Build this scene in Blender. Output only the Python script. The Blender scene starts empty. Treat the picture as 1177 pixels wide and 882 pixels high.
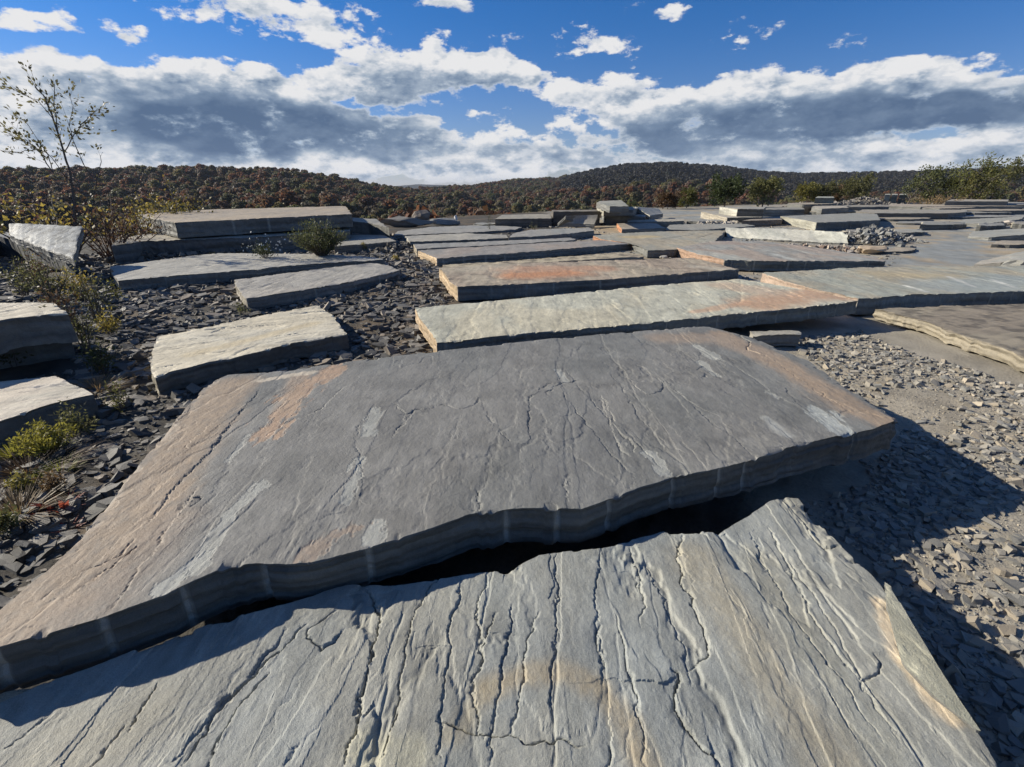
import bpy, math, random
import numpy as np

# ------------------------------------------------------------------ camera, world, sun, exposure
scene = bpy.context.scene
PW, PH = 1177.0, 882.0                 # photograph size, used to turn pixels into directions
FOC, CX, CY, HZ, CAMH = 560.0, 588.5, 441.0, 216.0, 2.0
PITCH = math.atan((CY - HZ) / FOC)
cam_data = bpy.data.cameras.new("camera")
cam = bpy.data.objects.new("camera", cam_data)
scene.collection.objects.link(cam)
cam.location = (0, 0, CAMH)
cam.rotation_euler = (math.pi / 2 - PITCH, 0, 0)
cam_data.sensor_fit = 'HORIZONTAL'
cam_data.sensor_width = 36.0
cam_data.lens = 36.0 * FOC / PW
cam_data.clip_start = 0.05
cam_data.clip_end = 20000
scene.camera = cam

SUN_DIR = np.array([-1.0, 0.27, 0.53]); SUN_DIR /= np.linalg.norm(SUN_DIR)   # towards the sun
SUN_EL = math.asin(SUN_DIR[2]); SUN_AZ = math.atan2(SUN_DIR[0], SUN_DIR[1])
SKY_STRENGTH = 0.052
CLOUD_STRENGTH = 0.50
SUN_STRENGTH = 4.6
EXPOSURE = 0.75

scene.render.engine = 'CYCLES'
scene.cycles.use_denoising = True
scene.cycles.max_bounces = 5
scene.cycles.diffuse_bounces = 3
scene.view_settings.view_transform = 'Standard'
scene.view_settings.look = 'None'
scene.view_settings.gamma = 1.0
scene.view_settings.use_curve_mapping = False
scene.view_settings.exposure = EXPOSURE

sun_data = bpy.data.lights.new("sun", 'SUN')
sun_data.energy = SUN_STRENGTH
sun_data.angle = math.radians(0.53)
sun_data.color = (1.0, 0.925, 0.79)
sun = bpy.data.objects.new("sun", sun_data)
scene.collection.objects.link(sun)
sun.location = (-40, 10, 30)
sun.rotation_euler = (math.pi / 2 - SUN_EL, 0, math.atan2(SUN_DIR[0], -SUN_DIR[1]))

def ray(u, v):
    x = (np.asarray(u, float) - CX) / FOC
    y = -(np.asarray(v, float) - CY) / FOC
    return np.stack([x, math.cos(PITCH) + y * math.sin(PITCH), -math.sin(PITCH) + y * math.cos(PITCH)], -1)

def pt(u, v, z=0.0):
    d = ray(u, v)
    t = (np.asarray(z, float) - CAMH) / d[..., 2]
    return np.array([0, 0, CAMH]) + t[..., None] * d

def zat(u, v, y):
    """height of the point seen at a pixel when it stands y metres ahead"""
    d = ray(u, v)
    return float(CAMH + d[2] * y / d[1])

def azel(u, v):
    d = ray(u, v)
    return np.arctan2(d[..., 0], d[..., 1]), np.arctan2(d[..., 2], np.hypot(d[..., 0], d[..., 1]))

def project(p):
    q = p - np.array([0, 0, CAMH])
    f = q[..., 1] * math.cos(PITCH) - q[..., 2] * math.sin(PITCH)
    up = q[..., 1] * math.sin(PITCH) + q[..., 2] * math.cos(PITCH)
    return CX + FOC * q[..., 0] / f, CY - FOC * up / f, f

# ---- small expression helper for shader nodes
class NT:
    def __init__(self, tree):
        self.t = tree
    def node(self, kind, **kw):
        n = self.t.nodes.new(kind)
        for k, v in kw.items():
            setattr(n, k, v)
        return n
    def put(self, sock, v):
        if isinstance(v, bpy.types.NodeSocket):
            self.t.links.new(v, sock)
        elif v is not None:
            sock.default_value = v
    def m(self, op, a, b=None, c=None, clamp=False):
        n = self.node('ShaderNodeMath', operation=op, use_clamp=clamp)
        for i, v in enumerate((a, b, c)):
            if v is not None:
                self.put(n.inputs[i], v)
        return n.outputs[0]
    def add(self, *a):
        r = a[0]
        for b in a[1:]:
            r = self.m('ADD', r, b)
        return r
    def mul(self, a, b): return self.m('MULTIPLY', a, b)
    def sub(self, a, b): return self.m('SUBTRACT', a, b)
    def smooth(self, v, lo, hi, a=0.0, b=1.0):
        n = self.node('ShaderNodeMapRange', interpolation_type='SMOOTHSTEP')
        self.put(n.inputs[0], v); self.put(n.inputs[1], lo); self.put(n.inputs[2], hi)
        self.put(n.inputs[3], a); self.put(n.inputs[4], b)
        return n.outputs[0]
    def mix(self, f, a, b, blend='MIX'):
        n = self.node('ShaderNodeMix', data_type='RGBA', blend_type=blend)
        self.put(n.inputs[0], f)
        self.put(n.inputs[6], a if isinstance(a, bpy.types.NodeSocket) else (*a[:3], 1))
        self.put(n.inputs[7], b if isinstance(b, bpy.types.NodeSocket) else (*b[:3], 1))
        return n.outputs[2]
    def noise(self, vec, scale, detail=4, rough=0.55, dist=0.0, dims='3D'):
        n = self.node('ShaderNodeTexNoise', noise_dimensions=dims)
        self.put(n.inputs['Vector'], vec); n.inputs['Scale'].default_value = scale
        n.inputs['Detail'].default_value = detail; n.inputs['Roughness'].default_value = rough
        n.inputs['Distortion'].default_value = dist
        return n.outputs[0]
    def vmap(self, vec, scale=(1, 1, 1), loc=(0, 0, 0), rot=(0, 0, 0)):
        n = self.node('ShaderNodeMapping')
        self.put(n.inputs[0], vec); n.inputs[1].default_value = loc
        n.inputs[2].default_value = rot; n.inputs[3].default_value = scale
        return n.outputs[0]

# ---- sky: Nishita plus broken cumulus, all by direction
world = bpy.data.worlds.new("World")
scene.world = world
world.use_nodes = True
world.cycles.sampling_method = 'NONE'        # smooth sky: found by the bounced rays, much faster
W = NT(world.node_tree)
world.node_tree.nodes.clear()
sky = W.node('ShaderNodeTexSky', sky_type='NISHITA', sun_disc=False)
sky.sun_elevation = SUN_EL
sky.sun_rotation = SUN_AZ
sky.altitude = 400
sky.air_density = 1.0
sky.dust_density = 0.1
sky.ozone_density = 2.0
tc = W.node('ShaderNodeTexCoord')
gen = tc.outputs['Generated']
sep = W.node('ShaderNodeSeparateXYZ'); W.put(sep.inputs[0], gen)
X, Y, Z = sep.outputs
az = W.m('ARCTAN2', X, Y)
el = W.m('ARCSINE', Z)
# warp the coordinates a little so the cloud banks have ragged outlines
wn = W.node('ShaderNodeTexNoise'); W.put(wn.inputs['Vector'], W.vmap(gen, (1, 1, 2.2)))
wn.inputs['Scale'].default_value = 9; wn.inputs['Detail'].default_value = 3
cmb = W.node('ShaderNodeCombineXYZ'); W.put(cmb.inputs[0], az); W.put(cmb.inputs[1], el)
wsub = W.node('ShaderNodeVectorMath', operation='SUBTRACT'); W.put(wsub.inputs[0], wn.outputs[1]); wsub.inputs[1].default_value = (.5, .5, .5)
wmad = W.node('ShaderNodeVectorMath', operation='MULTIPLY_ADD'); W.put(wmad.inputs[0], wsub.outputs[0]); wmad.inputs[1].default_value = (.13, .05, 0); W.put(wmad.inputs[2], cmb.outputs[0])
AE = wmad.outputs[0]

def blobs(lst):
    """sum of soft elliptical cloud masses given by their direction (as photo pixels) and extent"""
    tot = 0.0
    for (u, v, ru, rv, amp) in lst:
        a0, e0 = azel(u, v)
        ra = abs(azel(u + ru, v)[0] - azel(u - ru, v)[0]) / 2 * 1.55
        re = abs(azel(u, v - rv)[1] - azel(u, v + rv)[1]) / 2 * 1.55
        m = W.node('ShaderNodeVectorMath', operation='MULTIPLY_ADD'); W.put(m.inputs[0], AE)
        m.inputs[1].default_value = (1 / ra, 1 / re, 0); m.inputs[2].default_value = (-a0 / ra, -e0 / re, 0)
        d = W.node('ShaderNodeVectorMath', operation='DOT_PRODUCT'); W.put(d.inputs[0], m.outputs[0]); W.put(d.inputs[1], m.outputs[0])
        g = W.m('SUBTRACT', 1.0, d.outputs['Value'], clamp=True)
        tot = W.m('MULTIPLY_ADD', g, float(amp), tot)
    return tot

bright = [(290, 8, 105, 26, 1.0), (372, 36, 28, 14, .7), (128, 40, 40, 14, .7), (20, 28, 50, 12, .7), (512, 4, 26, 11, .9),
          (612, 16, 24, 9, .35), (690, 46, 50, 14, .9), (775, 16, 24, 8, .55), (880, 35, 28, 9, .5),
          (50, 98, 130, 30, 1.1), (210, 100, 120, 26, 1.0), (330, 125, 120, 38, 1.1), (485, 82, 95, 32, 1.2), (575, 75, 42, 22, .9),
          (90, 160, 170, 34, 1.1), (330, 165, 190, 30, 1.1), (628, 100, 26, 18, .7),
          (695, 112, 50, 22, 1.0), (610, 165, 120, 26, .8), (800, 132, 90, 34, 1.1), (930, 118, 120, 34, 1.2),
          (1055, 105, 110, 28, 1.2), (1170, 120, 90, 26, 1.0), (640, 186, 480, 14, .7), (100, 196, 300, 14, .8), (480, 201, 130, 11, .95), (1010, 172, 240, 22, .85),
          (1035, 178, 34, 9, .5), (-170, 110, 170, 80, 1.0), (1380, 130, 170, 44, .9)]
dark = [(220, 140, 130, 34, 1.15), (370, 152, 130, 28, 1.15), (500, 115, 85, 18, .85), (440, 86, 50, 12, .4),
        (290, 10, 60, 8, .3), (565, 95, 50, 11, .5), (860, 145, 130, 24, 1.1), (1000, 130, 140, 22, 1.1), (745, 160, 80, 14, .6), (1110, 128, 90, 18, .9),
        (690, 110, 40, 10, .3), (600, 178, 150, 13, .45), (930, 184, 260, 12, .55), (-180, 150, 140, 24, .8), (1380, 150, 130, 20, .8)]
L = blobs(bright)
D = blobs(dark)
pv = W.vmap(gen, (1, 1, 2.1))
N1 = W.noise(pv, 17, 7, 0.62)
up = W.node('ShaderNodeVectorMath', operation='ADD'); W.put(up.inputs[0], pv); up.inputs[1].default_value = (-0.012, 0.003, 0.040)
N2 = W.noise(up.outputs[0], 17, 4, 0.62)
# beyond the frame the same kind of broken cloud goes on
NB = W.noise(W.vmap(gen, (1, 1, 1.6), (3.1, 1.7, 0.4)), 3.2, 2, 0.5)
inside = W.mul(W.smooth(W.m('ABSOLUTE', az), 0.85, 1.05, 1.0, 0.0), W.smooth(el, 0.40, 0.60, 1.0, 0.0))
Lout = W.smooth(NB, 0.54, 0.72, 0.0, 1.0)
Lall = W.add(W.mul(W.m('MINIMUM', L, 1.3), inside), W.mul(Lout, W.sub(1.0, inside)))
Dall = W.add(W.mul(W.m('MINIMUM', D, 1.25), inside), W.mul(W.smooth(NB, 0.56, 0.74, 0.0, 0.8), W.sub(1.0, inside)))
raw = W.add(W.mul(Lall, 0.66), W.mul(W.sub(N1, 0.5), 2.3))
dens = W.smooth(raw, 0.30, 0.56)
dens = W.mul(dens, W.smooth(el, -0.02, 0.03))
relief_c = W.sub(N1, N2)                                 # sunlit side of each puff
Dc = W.m('MINIMUM', Dall, 1.0)
shade = W.add(W.mul(Dall, 0.70), W.mul(W.mul(relief_c, -2.2), W.sub(1.05, W.mul(Dc, 0.78))), W.mul(W.sub(NB, 0.5), 0.5), W.mul(W.sub(N2, 0.5), 0.22), 0.10)
shade = W.mul(shade, W.smooth(raw, 0.3, 0.85, 0.12, 1.0))
cr = W.node('ShaderNodeValToRGB'); W.put(cr.inputs[0], shade)
ce = cr.color_ramp.elements
ce[0].position, ce[0].color = 0.0, (0.97, 0.97, 0.98, 1)
ce[1].position, ce[1].color = 1.0, (0.10, 0.17, 0.30, 1)
for p_, c_ in ((0.2, (0.76, 0.80, 0.86)), (0.42, (0.42, 0.51, 0.63)), (0.68, (0.21, 0.30, 0.44))):
    e_ = ce.new(p_); e_.color = (*c_, 1)
bg1 = W.node('ShaderNodeBackground'); bg2 = W.node('ShaderNodeBackground')
tint = W.mix(W.smooth(el, 0.0, 0.30), (0.72, 0.77, 1.08), (0.21, 0.67, 1.24))
skyc = W.mix(1.0, sky.outputs[0], tint, 'MULTIPLY')
W.put(bg1.inputs[0], skyc); bg1.inputs[1].default_value = SKY_STRENGTH
W.put(bg2.inputs[0], cr.outputs[0]); bg2.inputs[1].default_value = CLOUD_STRENGTH
ms = W.node('ShaderNodeMixShader'); W.put(ms.inputs[0], dens)
W.put(ms.inputs[1], bg1.outputs[0]); W.put(ms.inputs[2], bg2.outputs[0])
wo = W.node('ShaderNodeOutputWorld'); W.put(wo.inputs[0], ms.outputs[0])

# ------------------------------------------------------------------ numpy noise
def _hash(ix, iy, seed):
    h = (ix.astype(np.int64) * 374761393 + iy.astype(np.int64) * 668265263 + seed * 1442695041) & 0xffffffff
    h = ((h ^ (h >> 13)) * 1274126177) & 0xffffffff
    h = h ^ (h >> 16)
    return (h & 0xffff) / 65535.0

def vnoise(x, y, seed=0):
    fx = np.floor(x); fy = np.floor(y)
    tx = x - fx; ty = y - fy
    tx = tx * tx * tx * (tx * (tx * 6 - 15) + 10); ty = ty * ty * ty * (ty * (ty * 6 - 15) + 10)
    ix = fx.astype(np.int64); iy = fy.astype(np.int64)
    a = _hash(ix, iy, seed); b = _hash(ix + 1, iy, seed); c = _hash(ix, iy + 1, seed); d = _hash(ix + 1, iy + 1, seed)
    return (a + (b - a) * tx) * (1 - ty) + (c + (d - c) * tx) * ty

def fbm(x, y, seed=0, octv=4, gain=0.5):
    x = np.asarray(x, float); y = np.asarray(y, float)
    s = 0; amp = 1; tot = 0
    for o in range(octv):
        s = s + amp * vnoise(x * 2 ** o + 17.3 * o, y * 2 ** o - 9.1 * o, seed + o * 7)
        tot += amp; amp *= gain
    return s / tot

def sstep(x, a, b):
    t = np.clip((x - a) / (b - a), 0, 1)
    return t * t * (3 - 2 * t)

COL = scene.collection
def tag(o, label=None, cat=None, group=None, kind=None):
    if label: o["label"] = label
    if cat: o["category"] = cat
    if group: o["group"] = group
    if kind: o["kind"] = kind
    return o

def make_mesh(name, verts, faces, mat=None, colors=None, smooth=False):
    """verts (n,3); faces list of (k,4|3) int arrays; colors (n,4) point colours"""
    me = bpy.data.meshes.new(name)
    verts = np.asarray(verts, np.float32)
    if not isinstance(faces, (list, tuple)): faces = [faces]
    faces = [np.asarray(f, np.int32) for f in faces if len(f)]
    loops = np.concatenate([f.ravel() for f in faces])
    sizes = np.concatenate([np.full(len(f), f.shape[1], np.int32) for f in faces])
    me.vertices.add(len(verts)); me.vertices.foreach_set("co", verts.ravel())
    me.loops.add(len(loops)); me.loops.foreach_set("vertex_index", loops)
    me.polygons.add(len(sizes))
    starts = np.concatenate([[0], np.cumsum(sizes)[:-1]]).astype(np.int32)
    me.polygons.foreach_set("loop_start", starts); me.polygons.foreach_set("loop_total", sizes)
    sm = np.full(len(sizes), smooth) if isinstance(smooth, bool) else np.asarray(smooth, bool)
    me.polygons.foreach_set("use_smooth", sm)
    if colors is not None:
        a = me.color_attributes.new("Col", 'FLOAT_COLOR', 'POINT')
        a.data.foreach_set("color", np.asarray(colors, np.float32).ravel())
    me.update(calc_edges=True)
    if mat: me.materials.append(mat)
    return me

def obj(name, me, parent=None, loc=None):
    o = bpy.data.objects.new(name, me)
    COL.objects.link(o)
    if parent: o.parent = parent
    if loc is not None: o.location = loc
    return o

# ------------------------------------------------------------------ materials
def new_mat(name):
    m = bpy.data.materials.new(name); m.use_nodes = True
    m.node_tree.nodes.clear()
    t = NT(m.node_tree)
    bsdf = t.node('ShaderNodeBsdfPrincipled'); out = t.node('ShaderNodeOutputMaterial')
    t.put(out.inputs[0], bsdf.outputs[0])
    return m, t, bsdf

def stone_material(name, grain=55.0, bump=0.004, rough=0.68, spec=0.4, streak=0.15):
    """split sandstone: colour from the mesh, fine grain, speckle and small relief from nodes"""
    m, t, b = new_mat(name)
    att = t.node('ShaderNodeAttribute', attribute_name='Col')
    tc = t.node('ShaderNodeTexCoord'); ob = tc.outputs['Object']
    n1 = t.noise(t.vmap(ob, (1, 0.38, 1)), grain * 0.35, 6, 0.68)          # along the split
    n2 = t.noise(ob, grain * 3.2, 3, 0.6)                                 # sand grain
    n3 = t.noise(ob, 3.0, 5, 0.6)
    n4 = t.noise(t.vmap(ob, (1, 0.35, 1)), 14.0, 8, 0.72)                  # blotches
    k = t.add(t.mul(t.sub(n1, 0.5), 0.5), t.mul(t.sub(n2, 0.5), 1.1), t.mul(t.sub(n3, 0.5), 0.5), t.mul(t.sub(n4, 0.5), 0.9), 1.0)
    n5 = t.noise(t.vmap(ob, (1, 0.12, 1)), grain * 0.75, 4, 0.7)           # fine streaks and torn flecks
    k = t.add(k, t.mul(t.sub(n5, 0.5), streak), t.mul(t.smooth(n5, 0.60, 0.70), 0.35 * streak))
    hue = t.node('ShaderNodeVectorMath', operation='MULTIPLY'); t.put(hue.inputs[0], att.outputs[0]); hue.inputs[1].default_value = (1.0, 0.985, 0.915)
    sc = t.node('ShaderNodeVectorMath', operation='SCALE')
    t.put(sc.inputs[0], hue.outputs[0]); t.put(sc.inputs[3], k)
    # scattered dark lichen / pock marks
    v = t.node('ShaderNodeTexVoronoi'); t.put(v.inputs['Vector'], ob); v.inputs['Scale'].default_value = 26
    spots = t.mul(t.smooth(v.outputs[0], 0.05, 0.11, 1, 0), t.smooth(t.noise(ob, 4.1, 3), 0.52, 0.66))
    col = t.mix(t.mul(spots, 0.6), sc.outputs[0], (0.03, 0.03, 0.03))
    t.put(b.inputs['Base Color'], col)
    t.put(b.inputs['Roughness'], t.m('ADD', t.mul(t.sub(n1, 0.5), 0.3), rough, clamp=True))
    b.inputs['Specular IOR Level'].default_value = spec
    bp = t.node('ShaderNodeBump'); bp.inputs['Strength'].default_value = 1.0; bp.inputs['Distance'].default_value = bump
    t.put(bp.inputs['Height'], t.add(t.mul(n1, 0.9), t.mul(n2, 0.7), t.mul(n4, 0.8), t.mul(n5, 0.2)))
    t.put(b.inputs['Normal'], bp.outputs[0])
    return m

MAT_STONE = stone_material("split_stone", bump=0.006)
MAT_STONE_NEAR = stone_material("split_stone_near", grain=90, bump=0.0030, streak=0.10)

def leaf_material(name, ramp, rough=0.55, trans=0.35):
    m, t, b = new_mat(name)
    info = t.node('ShaderNodeObjectInfo')
    att = t.node('ShaderNodeAttribute', attribute_name='Col')
    sepc = t.node('ShaderNodeSeparateColor'); t.put(sepc.inputs[0], att.outputs[0])
    r = t.node('ShaderNodeValToRGB')
    els = r.color_ramp.elements
    els[0].position, els[0].color = ramp[0][0], (*ramp[0][1], 1)
    els[1].position, els[1].color = ramp[-1][0], (*ramp[-1][1], 1)
    for p, c in ramp[1:-1]:
        e = els.new(p); e.color = (*c, 1)
    stand = t.noise(t.vmap(info.outputs['Location'], (.011, .011, 0)), 1.0, 3, .6)      # stands of like trees
    f = t.m('FRACT', t.add(t.mul(info.outputs['Random'], 0.85), t.mul(t.sub(sepc.outputs[0], 0.5), 0.22), t.mul(stand, 1.6), 1.0))
    t.put(r.inputs[0], f)
    rnd2 = t.m('FRACT', t.mul(info.outputs['Random'], 37.7))
    lum = t.mul(sepc.outputs[1], t.add(t.mul(rnd2, 0.6), 0.7))
    col = t.mix(1.0, r.outputs[0], lum, 'MULTIPLY')
    t.put(b.inputs['Base Color'], col)
    b.inputs['Roughness'].default_value = rough
    b.inputs['Specular IOR Level'].default_value = 0.25
    if trans > 0:
        tr = t.node('ShaderNodeBsdfTranslucent'); t.put(tr.inputs[0], col)
        mx = t.node('ShaderNodeMixShader'); mx.inputs[0].default_value = trans
        out = [n for n in t.t.nodes if n.type == 'OUTPUT_MATERIAL'][0]
        t.put(mx.inputs[1], b.outputs[0]); t.put(mx.inputs[2], tr.outputs[0]); t.put(out.inputs[0], mx.outputs[0])
    return m

def plain_material(name, col, rough=0.7, var=0.3, scale=8):
    m, t, b = new_mat(name)
    tc = t.node('ShaderNodeTexCoord')
    n = t.noise(tc.outputs['Object'], scale, 5, 0.6)
    c = t.mix(n, tuple(x * (1 - var) for x in col), tuple(min(1, x * (1 + var)) for x in col))
    t.put(b.inputs['Base Color'], c); b.inputs['Roughness'].default_value = rough
    return m

def vcol_material(name, rough=0.8, spec=0.3, noise_scale=30, var=0.7, bump=0.003):
    m, t, b = new_mat(name)
    att = t.node('ShaderNodeAttribute', attribute_name='Col')
    info = t.node('ShaderNodeObjectInfo')
    tc = t.node('ShaderNodeTexCoord')
    n = t.noise(tc.outputs['Object'], noise_scale, 6, 0.65)
    k = t.add(t.mul(t.sub(n, 0.5), var), t.mul(t.sub(info.outputs['Random'], 0.5), 0.0), 1.0)
    sc = t.node('ShaderNodeVectorMath', operation='SCALE')
    t.put(sc.inputs[0], att.outputs[0]); t.put(sc.inputs[3], k)
    t.put(b.inputs['Base Color'], sc.outputs[0])
    b.inputs['Roughness'].default_value = rough; b.inputs['Specular IOR Level'].default_value = spec
    bp = t.node('ShaderNodeBump'); bp.inputs['Distance'].default_value = bump
    t.put(bp.inputs['Height'], n); t.put(b.inputs['Normal'], bp.outputs[0])
    return m

# ------------------------------------------------------------------ terrain: quarry floor, valley and wooded hills
EDGE_AZ = np.radians([-180, -110, -70, -50, -25, -10, 5, 20, 35, 50, 80, 180])
EDGE_R = np.array([140, 90, 45, 29, 31, 36, 48, 64, 92, 125, 140, 140.0])
RIDGE = [(-400, 199, 800), (-200, 198, 800), (0, 197, 800), (150, 196, 780), (230, 194, 760), (330, 197, 740), (380, 204, 720), (430, 214, 760),
         (470, 219, 850), (540, 214, 1100), (600, 207, 1250), (640, 206, 1250), (662, 201, 1200), (720, 191, 1150), (770, 189, 1150),
         (830, 193, 1200), (870, 199, 1250), (930, 201, 1300), (1000, 200, 1300), (1100, 197, 1300), (1177, 194, 1300), (1500, 192, 1300)]
FAR = [(-400, 222), (380, 220), (440, 213.5), (480, 210.5), (540, 212.5), (575, 215), (640, 222), (1500, 222)]
def _tab(tab):
    a = []; e = []
    for row in tab:
        aa, ee = azel(row[0], row[1]); a.append(float(aa)); e.append(float(ee))
    return np.array(a), np.array(e)
R_AZ, R_EL = _tab(RIDGE); R_R = np.array([r[2] for r in RIDGE], float)
F_AZ, F_EL = _tab(FAR)
TREE_H = 10.0

def terrain(x, y):
    r = np.hypot(x, y); a = np.arctan2(x, y)
    e = np.interp(a, EDGE_AZ, EDGE_R) * (1 + 0.10 * (fbm(a * 14, a * 3 + 5, 3, 3) - 0.5))
    R = np.interp(a, R_AZ, R_R)
    zr = CAMH + R * np.tan(np.interp(a, R_AZ, R_EL)) - TREE_H
    zf = CAMH + 4200 * np.tan(np.interp(a, F_AZ, F_EL)) - 8
    behind = sstep(np.abs(a), 1.1, 1.6)
    zr = zr * (1 - behind) + (-20) * behind
    fr = [np.zeros_like(r), e, e + 24, e + 95, R * 0.42, R, R + 500, np.full_like(r, 4200.0), np.full_like(r, 6500.0)]
    fz = [np.zeros_like(r), np.zeros_like(r), np.full_like(r, -13.0), np.full_like(r, -25.0), -24 + 0.25 * (zr + 24), zr, np.full_like(r, -45.0), zf, np.full_like(r, -45.0)]
    z = np.zeros_like(r)
    for k in range(len(fr) - 1):
        t = np.clip((r - fr[k]) / np.maximum(fr[k + 1] - fr[k], 1e-6), 0, 1)
        if k in (3, 4, 5): t = t * t * (3 - 2 * t)
        seg = fz[k] + (fz[k + 1] - fz[k]) * t
        z = np.where((r >= fr[k]) & (r <= fr[k + 1]), seg, z)
    z = np.where(r > 6500, -45.0, z)
    out = sstep(r, e + 10, e + 160)
    z = z + out * (fbm(x / 90, y / 90, 11, 4) - 0.5) * 14 * (1 - sstep(r, R * 0.6, R * 0.95) * 0.75)
    return z, r, a, e

def bare_rock(x, y):
    """1 on the swept bedrock of the right half, 0 on the rubbly left half"""
    w = (fbm(x * 0.7, y * 0.7, 5, 3) - 0.5) * 1.6
    edge = np.where(y < 8, -0.6 + 0.26 * y, 1.5 + 0.02 * y)
    edge = np.where(y < 4.5, 1.2, edge)
    return sstep(x + w, edge, edge + 1.2)

def ground_height(x, y):
    z, r, a, e = terrain(x, y)
    near = 1 - sstep(r, 60, 120)
    br = bare_rock(x, y)
    rub = (fbm(x * 3.5, y * 3.5, 21, 4) - 0.62) * 0.07 + (fbm(x * 16, y * 16, 22, 3) - 0.6) * 0.028
    flat = (fbm(x * 1.2, y * 1.2, 23, 4) - 0.6) * 0.03 + (fbm(x * 9, y * 9, 24, 4, .65) - 0.6) * 0.022
    q = fbm(x * 0.25, y * 0.9, 25, 4) * 5
    ledge = (np.floor(q) + sstep(q - np.floor(q), 0.0, 0.12)) * 0.012 * sstep(y, 10, 16)
    return z + near * (rub * (1 - br) + (flat + ledge - 0.03) * br) - 0.012

def ground_color(x, y, z):
    r = np.hypot(x, y)
    br = bare_rock(x, y)
    n1 = fbm(x * 0.8, y * 0.8, 31, 5); n2 = fbm(x * 5, y * 5, 32, 4); n3 = fbm(x * 0.35, y * 1.1, 33, 4)
    dark = np.array([0.06, 0.055, 0.046]) * (0.6 + 0.9 * n2)[..., None]
    dark = dark + sstep(n1, 0.52, 0.68)[..., None] * np.array([0.05, 0.03, 0.012])
    tan = np.array([0.30, 0.265, 0.205]) * (0.65 + 0.7 * n2)[..., None]
    blue = np.array([0.225, 0.235, 0.225]) * (0.7 + 0.6 * n2)[..., None]
    warm = np.array([0.33, 0.26, 0.17]) * (0.7 + 0.6 * n2)[..., None]
    far_k = sstep(y, 7.5, 11)
    k = (sstep(n3, 0.40, 0.58) * (0.15 + 0.85 * far_k))[..., None]
    rock = tan * (1 - k) + blue * k
    k2 = (sstep(n1, 0.55, 0.7) * 0.8 * far_k)[..., None]
    rock = rock * (1 - k2) + warm * k2
    c = dark * (1 - br[..., None]) + rock * br[..., None]
    wood = sstep(r, 300, 700)[..., None]
    soil = (np.array([0.09, 0.072, 0.045]) * (1 - wood) + np.array([0.03, 0.03, 0.027]) * wood) * (0.6 + 0.8 * n1)[..., None]
    e = np.interp(np.arctan2(x, y), EDGE_AZ, EDGE_R)
    ks = sstep(r, e - 6, e + 4)[..., None]
    c = c * (1 - ks) + soil * ks
    return np.concatenate([c, np.ones_like(c[..., :1])], -1)

MAT_GROUND = vcol_material("quarry_floor", rough=0.9, spec=0.2, noise_scale=38, var=0.9, bump=0.012)
MAT_HILL = vcol_material("forest_floor", rough=0.95, spec=0.1, noise_scale=0.2, var=0.6, bump=0.3)

angs = np.radians(np.concatenate([np.arange(-180, -62, 4), np.arange(-62, 62, 0.40), np.arange(62, 180, 4)]))
def polar_sheet(radii, mat, name, center):
    A, R = np.meshgrid(angs, radii)
    x = (R * np.sin(A)).ravel(); y = (R * np.cos(A)).ravel()
    z = ground_height(x, y)
    n = len(angs); m = len(radii)
    i = np.arange(n); j = np.arange(m - 1)
    I, J = np.meshgrid(i, j)
    I2 = (I + 1) % n
    f = np.stack([J * n + I, J * n + I2, (J + 1) * n + I2, (J + 1) * n + I], -1).reshape(-1, 4)[:, ::-1]
    v = np.stack([x, y, z], -1)
    faces = [f]
    if center:
        v = np.concatenate([v, [[0, 0, -0.02]]]); c = len(v) - 1
        faces.append(np.stack([np.full(n, c), (i + 1) % n, i], -1))
    me = make_mesh(name, v, faces, mat, ground_color(v[:, 0], v[:, 1], v[:, 2]), smooth=True)
    return tag(obj(name, me), kind="structure")

R_SPLIT = 160.0
polar_sheet(np.geomspace(0.5, R_SPLIT, 340), MAT_GROUND, "ground", True)
polar_sheet(np.concatenate([np.geomspace(R_SPLIT, 1800, 90), np.geomspace(1800, 9000, 30)[1:]]), MAT_HILL, "hills", False)

# ------------------------------------------------------------------ forest on the hills (uncountable mass)
def quad_cloud(centres, normals, size, rng, aspect=1.0):
    """one quad per centre, facing its normal with a random spin"""
    n = len(centres)
    nn = normals / np.maximum(np.linalg.norm(normals, axis=1, keepdims=True), 1e-6)
    r = rng.normal(size=(n, 3)); a = np.cross(nn, r); a /= np.maximum(np.linalg.norm(a, axis=1, keepdims=True), 1e-6)
    b = np.cross(nn, a)
    s = np.asarray(size).reshape(-1, 1) * np.ones((n, 1))
    a = a * s; b = b * s * aspect
    v = np.stack([centres - a * 0.5 - b * 0.35, centres + a * 0.45 - b * 0.5, centres + a * 0.5 + b * 0.4, centres - a * 0.4 + b * 0.5], 1)
    f = np.arange(n * 4).reshape(n, 4)
    return v.reshape(-1, 3), f

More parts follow.
